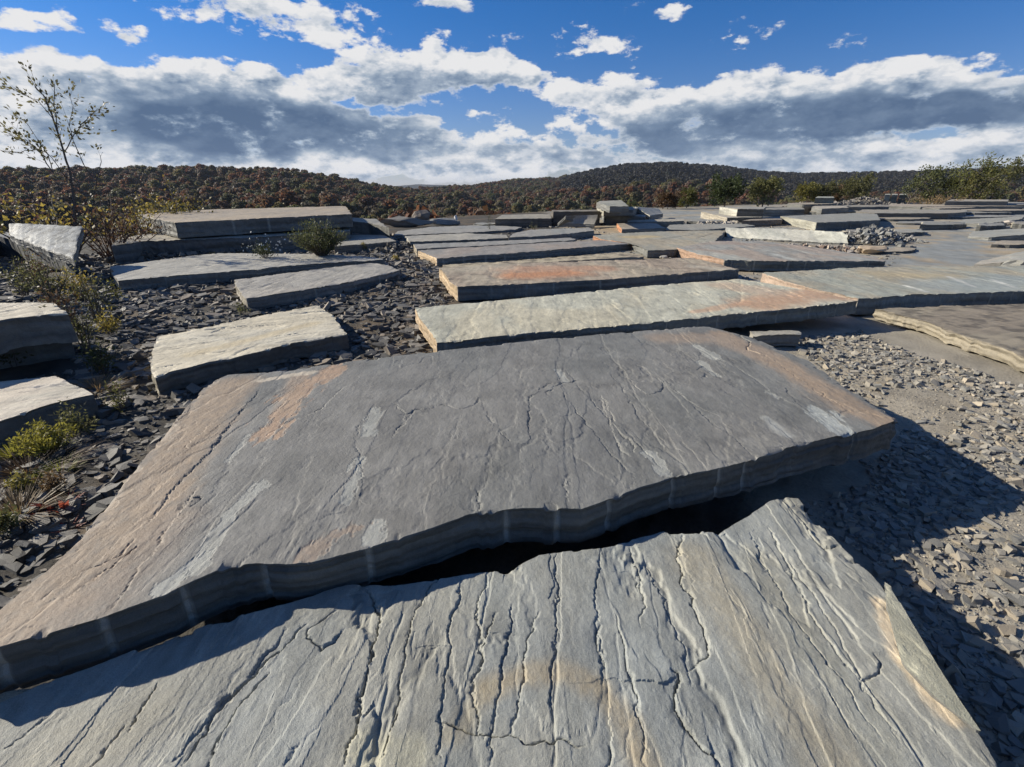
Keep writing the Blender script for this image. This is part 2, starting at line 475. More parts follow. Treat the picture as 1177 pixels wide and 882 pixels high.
def crown_mesh(name, mat, seed, radius, height, lobes, leaves, leaf, conical=0.0):
    rng = np.random.default_rng(seed)
    C = []; Nn = []; col = []
    for k in range(lobes):
        h = rng.uniform(0.25, 1.0)
        rr = radius * (1 - conical * h) * math.sqrt(max(0.05, 1 - (2 * h - 1.15) ** 2 * 0.75))
        th = rng.uniform(0, 2 * math.pi); q = rng.uniform(0.3, 0.8)
        c = np.array([rr * q * math.cos(th), rr * q * math.sin(th), h * height * 0.86])
        lr = radius * rng.uniform(0.32, 0.5)
        d = rng.normal(size=(leaves, 3)); d /= np.linalg.norm(d, axis=1, keepdims=True)
        d[:, 2] = np.where(d[:, 2] < -0.3, -d[:, 2], d[:, 2])
        C.append(c + d * lr * rng.uniform(0.7, 1.1, (leaves, 1)) * np.array([1, 1, 0.85])); Nn.append(d + rng.normal(size=(leaves, 3)) * 0.5)
        cc = np.ones((leaves, 4)); cc[:, 0] = np.clip(0.5 + rng.normal() * 0.22 + rng.normal(size=leaves) * 0.1, 0, 1)
        cc[:, 1] = rng.uniform(0.7, 1.15, leaves); col.append(cc)
    C = np.concatenate(C); Nn = np.concatenate(Nn); col = np.concatenate(col)
    v, f = quad_cloud(C, Nn, leaf * rng.uniform(0.7, 1.3, len(C)), rng)
    col = np.repeat(col, 4, axis=0)
    # trunk
    tv = []; 
    for zz, w in ((-1.0, 0.22), (height * 0.7, 0.07)):
        for k in range(5):
            tv.append((w * math.cos(k * 1.2566), w * math.sin(k * 1.2566), zz))
    b0 = len(v); v = np.concatenate([v, tv])
    tf = np.array([[b0 + k, b0 + (k + 1) % 5, b0 + 5 + (k + 1) % 5, b0 + 5 + k] for k in range(5)])
    tcol = np.tile([[0.5, 0.45, 0, 1]], (10, 1)); col = np.concatenate([col, tcol])
    return make_mesh(name, v, [f, tf], mat, col)

AUTUMN = leaf_material("autumn_foliage", [(0.0, (0.18, 0.07, 0.04)), (0.12, (0.20, 0.10, 0.045)), (0.25, (0.13, 0.11, 0.08)), (0.38, (0.10, 0.115, 0.05)), (0.5, (0.21, 0.16, 0.06)),
                                          (0.62, (0.085, 0.10, 0.045)), (0.74, (0.16, 0.12, 0.075)), (0.86, (0.14, 0.12, 0.09)), (1.0, (0.15, 0.07, 0.045))], trans=0.5)
CLOUD_SHADED = leaf_material("cloud_shaded_foliage", [(0.0, (0.020, 0.020, 0.015)), (0.4, (0.026, 0.021, 0.016)), (0.7, (0.018, 0.022, 0.013)), (1.0, (0.024, 0.020, 0.015))], trans=0.0)  # cloud shade over the right hill is put into this leaf colour

def forest(name, mat, pts, seed, label):
    rng = np.random.default_rng(seed)
    coll = bpy.data.collections.new(name + "_kinds")
    for k in range(5):
        me = crown_mesh(name + "_crown", mat, seed * 10 + k, rng.uniform(3.0, 4.4), rng.uniform(8.5, 12), 14, 70, 0.66, 0.15 if k < 4 else 0.55)
        coll.objects.link(bpy.data.objects.new(name + "_crown", me))
    me = bpy.data.meshes.new(name)
    me.vertices.add(len(pts)); me.vertices.foreach_set("co", np.asarray(pts, np.float32).ravel())
    o = obj(name, me)
    g = bpy.data.node_groups.new(name + "_scatter", 'GeometryNodeTree')
    g.interface.new_socket("Geometry", in_out='INPUT', socket_type='NodeSocketGeometry')
    g.interface.new_socket("Geometry", in_out='OUTPUT', socket_type='NodeSocketGeometry')
    N = g.nodes; Lk = g.links
    gi = N.new('NodeGroupInput'); go = N.new('NodeGroupOutput')
    ci = N.new('GeometryNodeCollectionInfo'); ci.inputs[0].default_value = coll
    ci.inputs['Separate Children'].default_value = True; ci.inputs['Reset Children'].default_value = True
    ip = N.new('GeometryNodeInstanceOnPoints'); ip.inputs['Pick Instance'].default_value = True
    rv = N.new('FunctionNodeRandomValue'); rv.data_type = 'FLOAT_VECTOR'
    rv.inputs[0].default_value = (-0.06, -0.06, 0); rv.inputs[1].default_value = (0.06, 0.06, 6.28)
    rs = N.new('FunctionNodeRandomValue'); rs.data_type = 'FLOAT'; rs.inputs[2].default_value = 0.4; rs.inputs[3].default_value = 1.55; rs.inputs['Seed'].default_value = 5
    Lk.new(gi.outputs[0], ip.inputs['Points']); Lk.new(ci.outputs[0], ip.inputs['Instance'])
    Lk.new(rv.outputs[0], ip.inputs['Rotation']); Lk.new(rs.outputs[1], ip.inputs['Scale']); Lk.new(ip.outputs[0], go.inputs[0])
    md = o.modifiers.new("scatter", 'NODES'); md.node_group = g
    return tag(o, label, "forest", kind="stuff")

def forest_points(n, a0, a1, seed, r1=1500):
    rng = np.random.default_rng(seed)
    a = rng.uniform(math.radians(a0), math.radians(a1), n)
    r = np.sqrt(rng.uniform(70 ** 2, r1 ** 2, n))
    e = np.interp(a, EDGE_AZ, EDGE_R); R = np.interp(a, R_AZ, R_R)
    ok = (r > e + 22) & (r < R + 70)
    a = a[ok]; r = r[ok]
    x = r * np.sin(a); y = r * np.cos(a)
    return np.stack([x, y, ground_height(x, y) - 0.3], -1)

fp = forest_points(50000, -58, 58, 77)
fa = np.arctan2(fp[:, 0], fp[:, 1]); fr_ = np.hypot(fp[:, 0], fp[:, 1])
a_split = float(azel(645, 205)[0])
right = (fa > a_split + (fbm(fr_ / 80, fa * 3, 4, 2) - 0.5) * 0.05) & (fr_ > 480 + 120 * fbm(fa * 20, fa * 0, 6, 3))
forest("autumn_forest", AUTUMN, fp[~right], 3, "rust brown and olive autumn forest covering the left hill and valley")
forest("dark_forest", CLOUD_SHADED, fp[right], 4, "forest with shade-darkened leaf colour covering the broad hill on the right")

# ------------------------------------------------------------------ stone slabs
FOOT = []                                      # plan outlines of everything that lies on the floor

def poly_resample(P, n):
    seg = np.linalg.norm(np.diff(P[:, :2], axis=0), axis=1)
    s = np.concatenate([[0], np.cumsum(seg)])
    t = np.linspace(0, s[-1], n + 1)
    return np.stack([np.interp(t, s, P[:, k]) for k in range(3)], -1), s[-1]

def world_side(px, z0, z1):
    px = np.array(px, float)
    d = np.concatenate([[0], np.cumsum(np.linalg.norm(np.diff(px, axis=0), axis=1))])
    z = z0 + (z1 - z0) * d / d[-1]
    return pt(px[:, 0], px[:, 1], z)

def jag_side(P, jag, seed):
    t = np.gradient(P, axis=0); nrm = np.stack([t[:, 1], -t[:, 0]], -1)
    nrm /= np.maximum(np.linalg.norm(nrm, axis=1, keepdims=True), 1e-9)
    s = np.concatenate([[0], np.cumsum(np.linalg.norm(np.diff(P[:, :2], axis=0), axis=1))])
    w = np.minimum(1, np.minimum(s, s[-1] - s) / 0.12)
    q = (fbm(s * 2.2, s * 0 + seed, seed, 2) - 0.5) * 2.2 + (fbm(s * 11, s * 0 + seed, seed + 3, 3) - 0.5) * 0.9
    # conchoidal bites between drill holes
    P = P.copy(); P[:, :2] += nrm * (q * jag * w)[:, None]
    return P

def seg_dist(x, y, poly):
    """unsigned distance, sign (+ right of travel) and position along a world polyline"""
    best = np.full(x.shape, 1e9); sg = np.zeros(x.shape); al = np.zeros(x.shape); acc = 0.0
    for k in range(len(poly) - 1):
        ax, ay = poly[k][:2]; bx, by = poly[k + 1][:2]
        dx, dy = bx - ax, by - ay; L2 = dx * dx + dy * dy + 1e-12; Ls = math.sqrt(L2)
        t = np.clip(((x - ax) * dx + (y - ay) * dy) / L2, 0, 1)
        d = np.hypot(x - ax - t * dx, y - ay - t * dy)
        cr = ((x - ax) * dy - (y - ay) * dx) / Ls
        m = d < best
        best = np.where(m, d, best); sg = np.where(m, np.sign(cr), sg); al = np.where(m, acc + t * Ls, al)
        acc += Ls
    return best, sg, al, acc

def scarp(h, x, y, poly, depth, width, side, groove=0.5, wig=0.012, seed=0, gw=0.0055):
    """a torn edge of the split: the face on one side drops sharply and climbs back over `width`"""
    P = np.asarray(poly)
    lo = P[:, :2].min(0) - width * 2.2; hi = P[:, :2].max(0) + width * 2.2
    idx = np.nonzero((x > lo[0]) & (x < hi[0]) & (y > lo[1]) & (y < hi[1]))[0]
    if len(idx) == 0: return
    xs = x[idx]; ys = y[idx]
    wx = (fbm(xs * 18, ys * 12, seed + 5, 4, 0.65) - 0.5) * wig * 3; wy = (fbm(xs * 18, ys * 18, seed + 9, 3) - 0.5) * wig * 3
    d, s, al, tot = seg_dist(xs + wx, ys + wy, P)
    fade = np.clip(np.minimum(al, tot - al) / (0.12 * tot + 0.01), 0, 1) ** 0.6
    low = (s * side) > 0
    fall = np.where(low, np.exp(-d / width) * (0.7 + 0.6 * vnoise(al * 9, al * 0, seed)), 0)
    gr = groove * np.exp(-(d / gw) ** 2) * sstep(vnoise(al * 7, al * 0 + 3, seed + 2), 0.25, 0.6)
    fall = fall * (0.35 + 0.9 * vnoise(al * 4, al * 0 + 1, seed + 4))
    h[idx] -= depth * fade * (fall + gr)

def chaikin(P, n=2):
    P = np.asarray(P, float)
    for _ in range(n):
        q = np.empty((2 * (len(P) - 1) + 2, P.shape[1])); q[0] = P[0]; q[-1] = P[-1]
        q[1:-1:2] = P[:-1] * .75 + P[1:] * .25; q[2:-1:2] = P[:-1] * .25 + P[1:] * .75
        P = q
    return P

def wiggle_line(x0, y0, length, ang, rng, n=9, wob=0.18):
    p = [(x0, y0)]
    a = ang
    for k in range(n):
        a = ang + rng.normal() * wob
        st = length / n
        if rng.random() < 0.13: a += rng.choice([-1, 1]) * rng.uniform(0.6, 1.2); st *= 0.5
        p.append((p[-1][0] + st * math.sin(a), p[-1][1] + st * math.cos(a)))
    return p

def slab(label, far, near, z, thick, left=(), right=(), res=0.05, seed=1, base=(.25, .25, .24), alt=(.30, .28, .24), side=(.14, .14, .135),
         left_col=None, right_col=None, far_col=None, step=0.006, fc=2.6, fa=0.5, amp=3.0, grain=0.06, lines=0, line_depth=0.006, cracks=(), strokes=(), jag=0.012,
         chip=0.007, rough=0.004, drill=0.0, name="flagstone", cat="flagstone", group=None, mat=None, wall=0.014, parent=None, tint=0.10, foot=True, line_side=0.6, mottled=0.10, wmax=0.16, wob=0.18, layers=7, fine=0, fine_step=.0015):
    zz = (z, z, z, z) if np.isscalar(z) else z
    zfl, zfr, znl, znr = zz
    if res > 0.015:
        rough = min(rough, 0.0016); step *= 0.5; line_depth *= 0.5
        cracks = [(pp, dep * .4, wid, sd) for (pp, dep, wid, sd) in cracks]
    if res > 0.03: jag = max(jag, 0.035)
    if res > 0.012: res *= 1.15
    if left_col is not None: left_col = tuple(0.78 * q for q in left_col)
    far = list(far); near = list(near)
    Lp = [far[0]] + list(left) + [near[0]]; Rp = [far[-1]] + list(right) + [near[-1]]
    Pf = world_side(far, zfl, zfr); Pn = world_side(near, znl, znr); Pl = world_side(Lp, zfl, znl); Pr = world_side(Rp, zfr, znr)
    lenS = max(np.linalg.norm(np.diff(Pf, axis=0), axis=1).sum(), np.linalg.norm(np.diff(Pn, axis=0), axis=1).sum())
    lenT = max(np.linalg.norm(np.diff(Pl, axis=0), axis=1).sum(), np.linalg.norm(np.diff(Pr, axis=0), axis=1).sum())
    ns = int(np.clip(round(lenS / res), 12, 900)); nt = int(np.clip(round(lenT / res), 8, 600))
    Pf, _ = poly_resample(Pf, ns); Pn, _ = poly_resample(Pn, ns); Pl, _ = poly_resample(Pl, nt); Pr, _ = poly_resample(Pr, nt)
    Pf = jag_side(Pf, jag, seed); Pn = jag_side(Pn, jag, seed + 1); Pl = jag_side(Pl, jag, seed + 2); Pr = jag_side(Pr, jag, seed + 3)
    S, T = np.meshgrid(np.linspace(0, 1, ns + 1), np.linspace(0, 1, nt + 1))
    S3 = S[..., None]; T3 = T[..., None]
    G = (1 - T3) * Pf[None] + T3 * Pn[None] + (1 - S3) * Pl[:, None] + S3 * Pr[:, None] \
        - ((1 - S3) * (1 - T3) * Pf[0] + S3 * (1 - T3) * Pf[-1] + (1 - S3) * T3 * Pn[0] + S3 * T3 * Pn[-1])
    x = G[..., 0].ravel(); y = G[..., 1].ravel(); zt = G[..., 2].ravel()
    ca, sa = math.cos(grain), math.sin(grain)
    c = x * ca - y * sa; a = x * sa + y * ca                  # across / along the grain
    # split relief: laminae torn off one by one, each with its own ragged outline
    h = np.zeros_like(x); fl = np.zeros_like(x)
    lr = np.random.default_rng(seed + 400)
    for k in range(layers):
        q = k / max(1, layers - 1)
        f1 = fc * (0.4 + 1.1 * q * q) * lr.uniform(.8, 1.25); f2 = fa * (0.45 + 0.8 * q * q) * lr.uniform(.7, 1.3)
        ta = lr.normal() * 0.05; cc_ = c * math.cos(ta) - a * math.sin(ta); aa_ = a * math.cos(ta) + c * math.sin(ta)
        n = fbm(cc_ * f1 + 31 * k, aa_ * f2 + 17 * k, seed + 41 + 13 * k, 3, 0.42) + (fbm(cc_ * f1 * 9, aa_ * f2 * 14, seed + 43 + 13 * k, 4, 0.6) - 0.5) * 0.085
        thr = 0.5 + lr.uniform(-.12, .12)
        eps = 0.006 + 0.5 * res * f1
        mk = sstep(n, thr, thr + eps)
        tk = step * lr.uniform(.35, 1.5) * (1.25 - .75 * q)
        h = h + tk * mk
        # open lip where a lamina has lifted
        h = h - tk * 1.1 * np.exp(-((n - thr + eps * .3) / (eps * 1.1)) ** 2) * (vnoise(cc_ * 2.3 + k, aa_ * 1.7, seed + 90 + k) > 0.60)
        fl = fl + (mk > .5) * (k % 3 + 1)
    for k in range(fine):                               # thin splinters between the main laminae
        f1 = fc * lr.uniform(2.5, 6.0); f2 = fa * lr.uniform(.6, 1.4)
        n = fbm(c * f1 + 7 * k, a * f2 - 5 * k, seed + 241 + 13 * k, 3, 0.5) + (fbm(c * f1 * 4, a * f2 * 16, seed + 243 + k, 3, 0.6) - 0.5) * 0.06
        eps = 0.008 + 0.6 * res * f1; thr = 0.5 + lr.uniform(-.1, .1)
        h = h + fine_step * lr.uniform(.5, 1.4) * sstep(n, thr, thr + eps)
    h = h - h.mean()
    h = h + rough * ((fbm(c * 24, a * 15, seed + 42, 4, 0.68) - 0.5) * 1.5 + (fbm(x * 55, y * 55, seed + 44, 3, 0.7) - 0.5) * 1.5) + 0.01 * (fbm(x * 0.8, y * 0.8, seed + 43, 2) - 0.5)
    rng = np.random.default_rng(seed)
    x0, x1, y0, y1 = x.min(), x.max(), y.min(), y.max()
    for k in range(lines):
        p = wiggle_line(rng.uniform(x0, x1), rng.uniform(y0, y1), rng.uniform(0.15, 1.0) * (0.25 + 0.25 * lenT), grain + rng.normal() * 0.05, rng, wob=wob)
        sd = 1 if rng.random() < line_side else -1
        q = rng.random()
        scarp(h, x, y, p, line_depth * (0.25 + 1.3 * q * q), 0.02 + wmax * rng.random() ** 2, sd, groove=rng.choice([0.2, 0.9, 1.8]), seed=seed + k, gw=max(0.005, res * 0.7))
    zm = float(np.mean(zz))
    for (pp, dep, wid, sd) in cracks:
        P = chaikin(world_side(pp, zm, zm), 1)
        scarp(h, x, y, P, dep * .62, wid * 2.2, sd, groove=1.2, wig=0.018, seed=seed + 300, gw=max(0.0045, res * 0.75))
    # worn arrises
    ed = np.minimum(np.minimum(S * lenS, (1 - S) * lenS), np.minimum(T * lenT, (1 - T) * lenT)).ravel()
    cn = fbm(x * 9, y * 9, seed + 50, 3)
    h = h - chip * np.exp(-ed / 0.018) * (0.06 + 1.3 * sstep(cn, 0.52, 0.68)) - chip * 0.9 * sstep(cn, 0.60, 0.66) * np.exp(-ed / 0.05)
    zt = zt + h
    # ---- colour of the stone itself
    m1 = sstep(fbm(c * 1.2, a * 0.6, seed + 60, 6, .6), 0.38, 0.62)
    lv = _hash(fl.astype(np.int64) + 50, fl.astype(np.int64) * 0 + 3, seed) - 0.5
    colr = np.array(base)[None] * (1 - m1[:, None]) + np.array(alt)[None] * m1[:, None]
    colr = colr * (1 + tint * 2.2 * lv + 0.17 * (fbm(c * 9, a * 4, seed + 61, 5, .6) - 0.5) * 2)[:, None]
    if mottled > 0:
        q = sstep(fbm(x * 5, y * 5, seed + 66, 5, 0.6), 0.5, 0.62)[:, None]
        colr = colr * (1 - mottled * q)
    for (pp, wid, scol, strength, soft) in strokes:
        P = world_side(pp, zm, zm) if len(pp) > 1 else np.repeat(pt(pp[0][0], pp[0][1], zm)[None], 2, 0) + np.array([[0, 0, 0], [0.001, 0.001, 0]])
        lo = P[:, :2].min(0) - wid * 3; hi = P[:, :2].max(0) + wid * 3
        idx = np.nonzero((x > lo[0]) & (x < hi[0]) & (y > lo[1]) & (y < hi[1]))[0]
        if len(idx) == 0: continue
        d, sg, al, tot = seg_dist(x[idx], y[idx], P)
        q = (fbm(c[idx] * 1.6 / wid ** .7, a[idx] * .5 / wid ** .7, seed + 70, 6, 0.7) - 0.5) * 3.0 + (fbm(c[idx] * 26, a[idx] * 5, seed + 71, 4, 0.7) - 0.5) * 1.2
        k = sstep(1.0 - d / (wid * 1.1) + q * (1.0 if soft <= .35 else .6 * (1.25 - soft)), 0.06 - soft * .35, 0.12 + soft * .75) * strength * np.clip(.45 + 1.1 * fbm(x[idx] * 38, y[idx] * 22, seed + 73, 4, .7), 0, 1.1)
        k = np.clip(k, 0, 1)
        if soft <= 0.35: zt[idx] -= 0.002 * sstep(k, .3, .6)
        colr[idx] = colr[idx] * (1 - k[:, None]) + np.array(scol)[None] * k[:, None]
    colr = np.clip(colr, 0.01, 0.9)
    nv = len(x)
    i = np.arange(ns); j = np.arange(nt); I, J = np.meshgrid(i, j); w = ns + 1
    ftop = np.stack([J * w + I, (J + 1) * w + I, (J + 1) * w + I + 1, J * w + I + 1], -1).reshape(-1, 4)
    # ---- walls, following the outline counter-clockwise
    lp = np.concatenate([nt * w + np.arange(ns + 1)[:-1], (np.arange(nt, 0, -1)) * w + ns, np.arange(ns, 0, -1), np.arange(nt) * w])
    sid = np.concatenate([np.zeros(ns), np.ones(nt), np.full(ns, 2), np.full(nt, 3)]).astype(int)
    top = np.stack([x[lp], y[lp], zt[lp]], -1)
    tan = np.roll(top, -1, 0) - np.roll(top, 1, 0)
    k = max(1, int(0.04 / max(res, 1e-3)))
    for _ in range(k): tan = (np.roll(tan, 1, 0) + tan * 2 + np.roll(tan, -1, 0)) / 4
    on = np.stack([tan[:, 1], -tan[:, 0]], -1); on /= np.maximum(np.linalg.norm(on, axis=1, keepdims=True), 1e-9)
    arc = np.concatenate([[0], np.cumsum(np.linalg.norm(np.diff(top[:, :2], axis=0), axis=1))])
    K = 15 if res < 0.01 else (9 if thick > 0.12 else 6)
    dep = np.concatenate([[0, 0.008], np.linspace(0.02, thick, K - 2)]) if thick > 0.06 else np.linspace(0, thick, K)
    g = np.zeros(len(arc))
    if drill > 0:
        for q in np.arange(0.1, arc[-1], drill):
            q += rng.uniform(-0.3, 0.3) * drill
            if rng.random() < 0.8: g = np.maximum(g, np.exp(-((arc - q) / 0.016) ** 4))
    rings = []; cols = []
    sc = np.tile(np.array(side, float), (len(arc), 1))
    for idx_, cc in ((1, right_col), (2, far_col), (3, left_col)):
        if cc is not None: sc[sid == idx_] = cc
    for r_, d_ in enumerate(dep):
        bed = (fbm(arc * 0.8, np.full_like(arc, d_ * 28) + seed, seed + 80, 3) - 0.5) * 2 * wall
        rg = (fbm(arc * 7, np.full_like(arc, d_ * 12), seed + 81, 4) - 0.5) * 2 * wall
        off = (bed + rg + (_hash(np.array([r_]), np.array([seed]), 5)[0] - .5) * wall * .9 * vnoise(arc * 1.7, arc * 0 + r_, seed + 86)) * min(1, d_ / 0.02) - g * 0.016 * (sid == 0) * min(1, d_ / 0.01)
        p = top.copy(); p[:, :2] += on * off[:, None]
        p[:, 2] = p[:, 2] - d_
        if r_ == len(dep) - 1: p[:, 2] = np.minimum(p[:, 2], zt[lp] - h[lp] - thick)
        rings.append(p)
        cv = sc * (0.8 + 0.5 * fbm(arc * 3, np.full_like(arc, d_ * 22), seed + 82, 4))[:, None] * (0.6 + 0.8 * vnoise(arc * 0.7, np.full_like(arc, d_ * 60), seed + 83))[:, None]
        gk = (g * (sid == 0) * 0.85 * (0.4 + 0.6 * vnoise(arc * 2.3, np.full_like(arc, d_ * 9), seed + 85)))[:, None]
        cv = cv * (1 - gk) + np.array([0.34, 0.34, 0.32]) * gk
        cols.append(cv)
    M = len(lp)
    wv_ = np.concatenate(rings); wc = np.concatenate(cols)
    ii = np.arange(M); i2 = (ii + 1) % M
    fw = np.concatenate([np.stack([nv + r_ * M + ii, nv + (r_ + 1) * M + ii, nv + (r_ + 1) * M + i2, nv + r_ * M + i2], -1) for r_ in range(K - 1)])
    cen = rings[-1].mean(0)
    vb = nv + len(wv_)
    V = np.concatenate([np.stack([x, y, zt], -1), wv_, cen[None]])
    fb = np.stack([nv + (K - 1) * M + i2, nv + (K - 1) * M + ii, np.full(M, vb)], -1)
    Cc = np.concatenate([colr, wc, np.array(side)[None]]); Cc = np.concatenate([Cc, np.ones((len(Cc), 1))], 1)
    sm = np.concatenate([np.full(len(ftop), res > 0.045), np.zeros(len(fw), bool), np.zeros(len(fb), bool)])
    org = np.array([cen[0], cen[1], V[:, 2].min()])
    me = make_mesh(name, V - org, [ftop, fw, fb], mat or MAT_STONE, Cc, smooth=sm)
    o = obj(name, me, parent, org if parent is None else org - np.array(parent.location))
    if foot: FOOT.append(top[::max(1, M // 60), :2].copy())
    if parent is None: tag(o, label, cat, group)
    return o

GREY = (.215, .215, .21); BLUE = (.25, .262, .26); CREAM = (.46, .43, .34); TANC = (.33, .28, .21); PURP = (.27, .23, .205); GREEN = (.27, .285, .25)
BUFF = (.48, .36, .235); ORANGE = (.44, .215, .115); WALLC = (.12, .122, .118)

# ---- the slab under the photographer's feet
A_cracks = [
 ([(560, 655), (548, 700), (556, 740), (540, 800), (560, 850)], .012, .06, 1),
 ([(512, 655), (480, 690), (462, 760), (455, 830), (430, 882)], .014, .07, 1),
 ([(420, 672), (438, 705), (420, 790), (395, 882)], .024, .09, 1),
 ([(618, 700), (603, 745), (600, 790), (585, 845)], .012, .05, 1),
 ([(570, 700), (555, 745), (548, 775)], .012, .04, 1),
 ([(725, 625), (742, 690), (738, 720)], .012, .05, 1), ([(710, 705), (722, 760), (738, 830), (742, 882)], .012, .06, 1),
 ([(786, 612), (778, 650), (800, 700), (820, 755), (790, 770)], .018, .07, 1),
 ([(765, 765), (790, 775), (770, 800), (800, 850), (830, 882)], .02, .08, 1),
 ([(355, 715), (320, 745), (270, 790), (205, 882)], .02, .07, 1), ([(310, 770), (270, 815), (235, 882)], .016, .05, 1),
 ([(385, 700), (345, 730), (375, 745), (400, 720)], .016, .05, 1),
 ([(183, 785), (165, 815), (145, 843)], .014, .05, 1), ([(140, 835), (105, 882)], .012, .05, 1), ([(62, 820), (0, 868)], .008, .05, 1),
 ([(640, 630), (640, 700), (632, 790), (636, 835)], .010, .06, -1), ([(690, 630), (683, 700), (697, 790)], .009, .06, -1),
 ([(590, 690), (575, 770), (560, 882)], .010, .05, -1), ([(530, 660), (515, 740), (500, 882)], .010, .06, -1),
 ([(330, 720), (270, 790), (190, 882)], .010, .06, -1), ([(860, 610), (900, 690), (960, 770), (1010, 850)], .008, .07, -1),
 ([(885, 605), (925, 690), (960, 750), (990, 782)], .010, .05, 1), ([(990, 782), (1020, 770), (1000, 745)], .012, .04, 1),
 ([(905, 640), (960, 720), (1000, 800), (1040, 860)], .007, .06, 1),
 ([(500, 830), (560, 838), (600, 850), (622, 846), (670, 852)], .016, .09, -1),
 ([(920, 598), (945, 627), (972, 628)], .014, .04, 1), ([(740, 640), (770, 700), (800, 790)], .008, .05, -1),
]
A_strokes = [
 ([(560, 790), (600, 772), (645, 768), (690, 790), (722, 830), (738, 875)], .06, (.34, .275, .18), .6, .95),
 ([(560, 790), (520, 840)], .05, (.33, .28, .19), .4, .95),
 ([(800, 640), (850, 720), (900, 800), (960, 882)], .13, (.33, .295, .225), .6, .9),
 ([(870, 640), (930, 740), (1010, 850)], .11, (.32, .30, .235), .4, .9),
 ([(1010, 695), (1045, 760), (1090, 820)], .05, (.56, .46, .33), .85, .6),
 ([(420, 860), (470, 870)], .07, (.40, .385, .30), .7, .7), ([(640, 620), (640, 720)], .2, (.235, .25, .255), .5, .9),
 ([(150, 840), (60, 882)], .16, (.34, .32, .265), .6, .9), ([(330, 760), (270, 860)], .14, (.25, .26, .255), .5, .8),
]
front = slab("blue-grey split slab in the foreground with torn ridges and an ochre arc stain",
     far=[(-170, 885), (0, 812), (43, 793), (110, 768), (204, 729), (315, 698), (400, 673), (470, 669), (545, 656), (590, 651), (618, 636), (690, 629), (760, 610), (800, 609), (826, 613), (850, 600), (885, 577), (905, 571), (918, 572)],
     near=[(-260, 1010), (400, 1010), (1215, 990)], left=[(-215, 950)], right=[(940, 597), (970, 630), (1012, 672), (1060, 742), (1100, 803), (1150, 882)],
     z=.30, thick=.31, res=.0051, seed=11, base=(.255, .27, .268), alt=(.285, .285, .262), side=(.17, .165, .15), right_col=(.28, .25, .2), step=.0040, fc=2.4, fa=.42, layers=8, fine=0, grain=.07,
     lines=24, line_depth=.005, wmax=.3, wob=.3, cracks=A_cracks, strokes=A_strokes, jag=.012, chip=.014, rough=.0014, mat=MAT_STONE_NEAR, line_side=.55, tint=.09)
slab("", far=[(1017, 669), (1024, 674)], near=[(1122, 840), (1127, 841)], left=[(1020, 700), (1038, 762), (1072, 800)], right=[(1055, 728), (1080, 770), (1101, 803)], z=.313, thick=.2, res=.02, seed=12, parent=front,
     name="edge_spall", base=(.33, .335, .27), alt=(.36, .35, .28), jag=.002, chip=.003, step=.001, rough=.001, wall=.004, foot=False)

# ---- the big grey slab
B_cracks = [
 ([(640, 440), (626, 441), (618, 452), (609, 455), (606, 468), (609, 482), (605, 494), (611, 503), (604, 511), (596, 509)], .009, .07, -1), ([(596, 509), (584, 506), (576, 494), (566, 488), (560, 474), (552, 462)], .006, .05, 1),
 ([(552, 455), (549, 464), (538, 466), (530, 471), (517, 467), (505, 464), (492, 470), (478, 470), (470, 476), (458, 477)], .007, .06, -1), ([(478, 470), (468, 482), (462, 492), (450, 503)], .006, .04, 1),
 ([(668, 436), (640, 440), (628, 452)], .010, .05, -1), ([(690, 455), (700, 480), (712, 512), (725, 525)], .009, .05, 1),
 ([(650, 425), (668, 446), (690, 470), (712, 488), (735, 510), (765, 540)], .006, .06, -1),
 ([(760, 430), (800, 470), (850, 508), (870, 526)], .006, .06, -1), ([(716, 424), (728, 440), (738, 451), (750, 453), (762, 446), (764, 436)], .008, .05, 1), ([(700, 426), (716, 446), (730, 470), (742, 490)], .006, .05, -1), ([(690, 452), (702, 470), (706, 486), (716, 500), (728, 505), (726, 520)], .009, .04, 1), ([(640, 432), (648, 452), (660, 470), (676, 486), (690, 505), (712, 530), (730, 548)], .007, .04, -1),
 ([(735, 418), (790, 460), (830, 480)], .005, .05, 1), ([(300, 448), (262, 490), (240, 522), (205, 556), (175, 595), (166, 605)], .010, .08, -1),
 ([(230, 560), (190, 610), (175, 640), (130, 700)], .008, .06, 1), ([(155, 620), (128, 645), (90, 660), (45, 695)], .013, .06, 1),
 ([(160, 628), (120, 662), (75, 690)], .014, .05, 1), ([(395, 445), (365, 475), (330, 485), (300, 505)], .008, .06, 1), ([(455, 465), (470, 480), (448, 505)], .007, .04, 1),
 ([(548, 562), (556, 583), (535, 588)], .009, .04, 1), ([(650, 545), (652, 575)], .009, .02, 1), ([(218, 575), (232, 570), (222, 582), (205, 587)], .012, .03, 1),
 ([(430, 465), (405, 500), (420, 560), (410, 585)], .005, .05, -1), ([(860, 395), (905, 425), (960, 465)], .005, .05, -1),
]
LG = (.32, .325, .31)
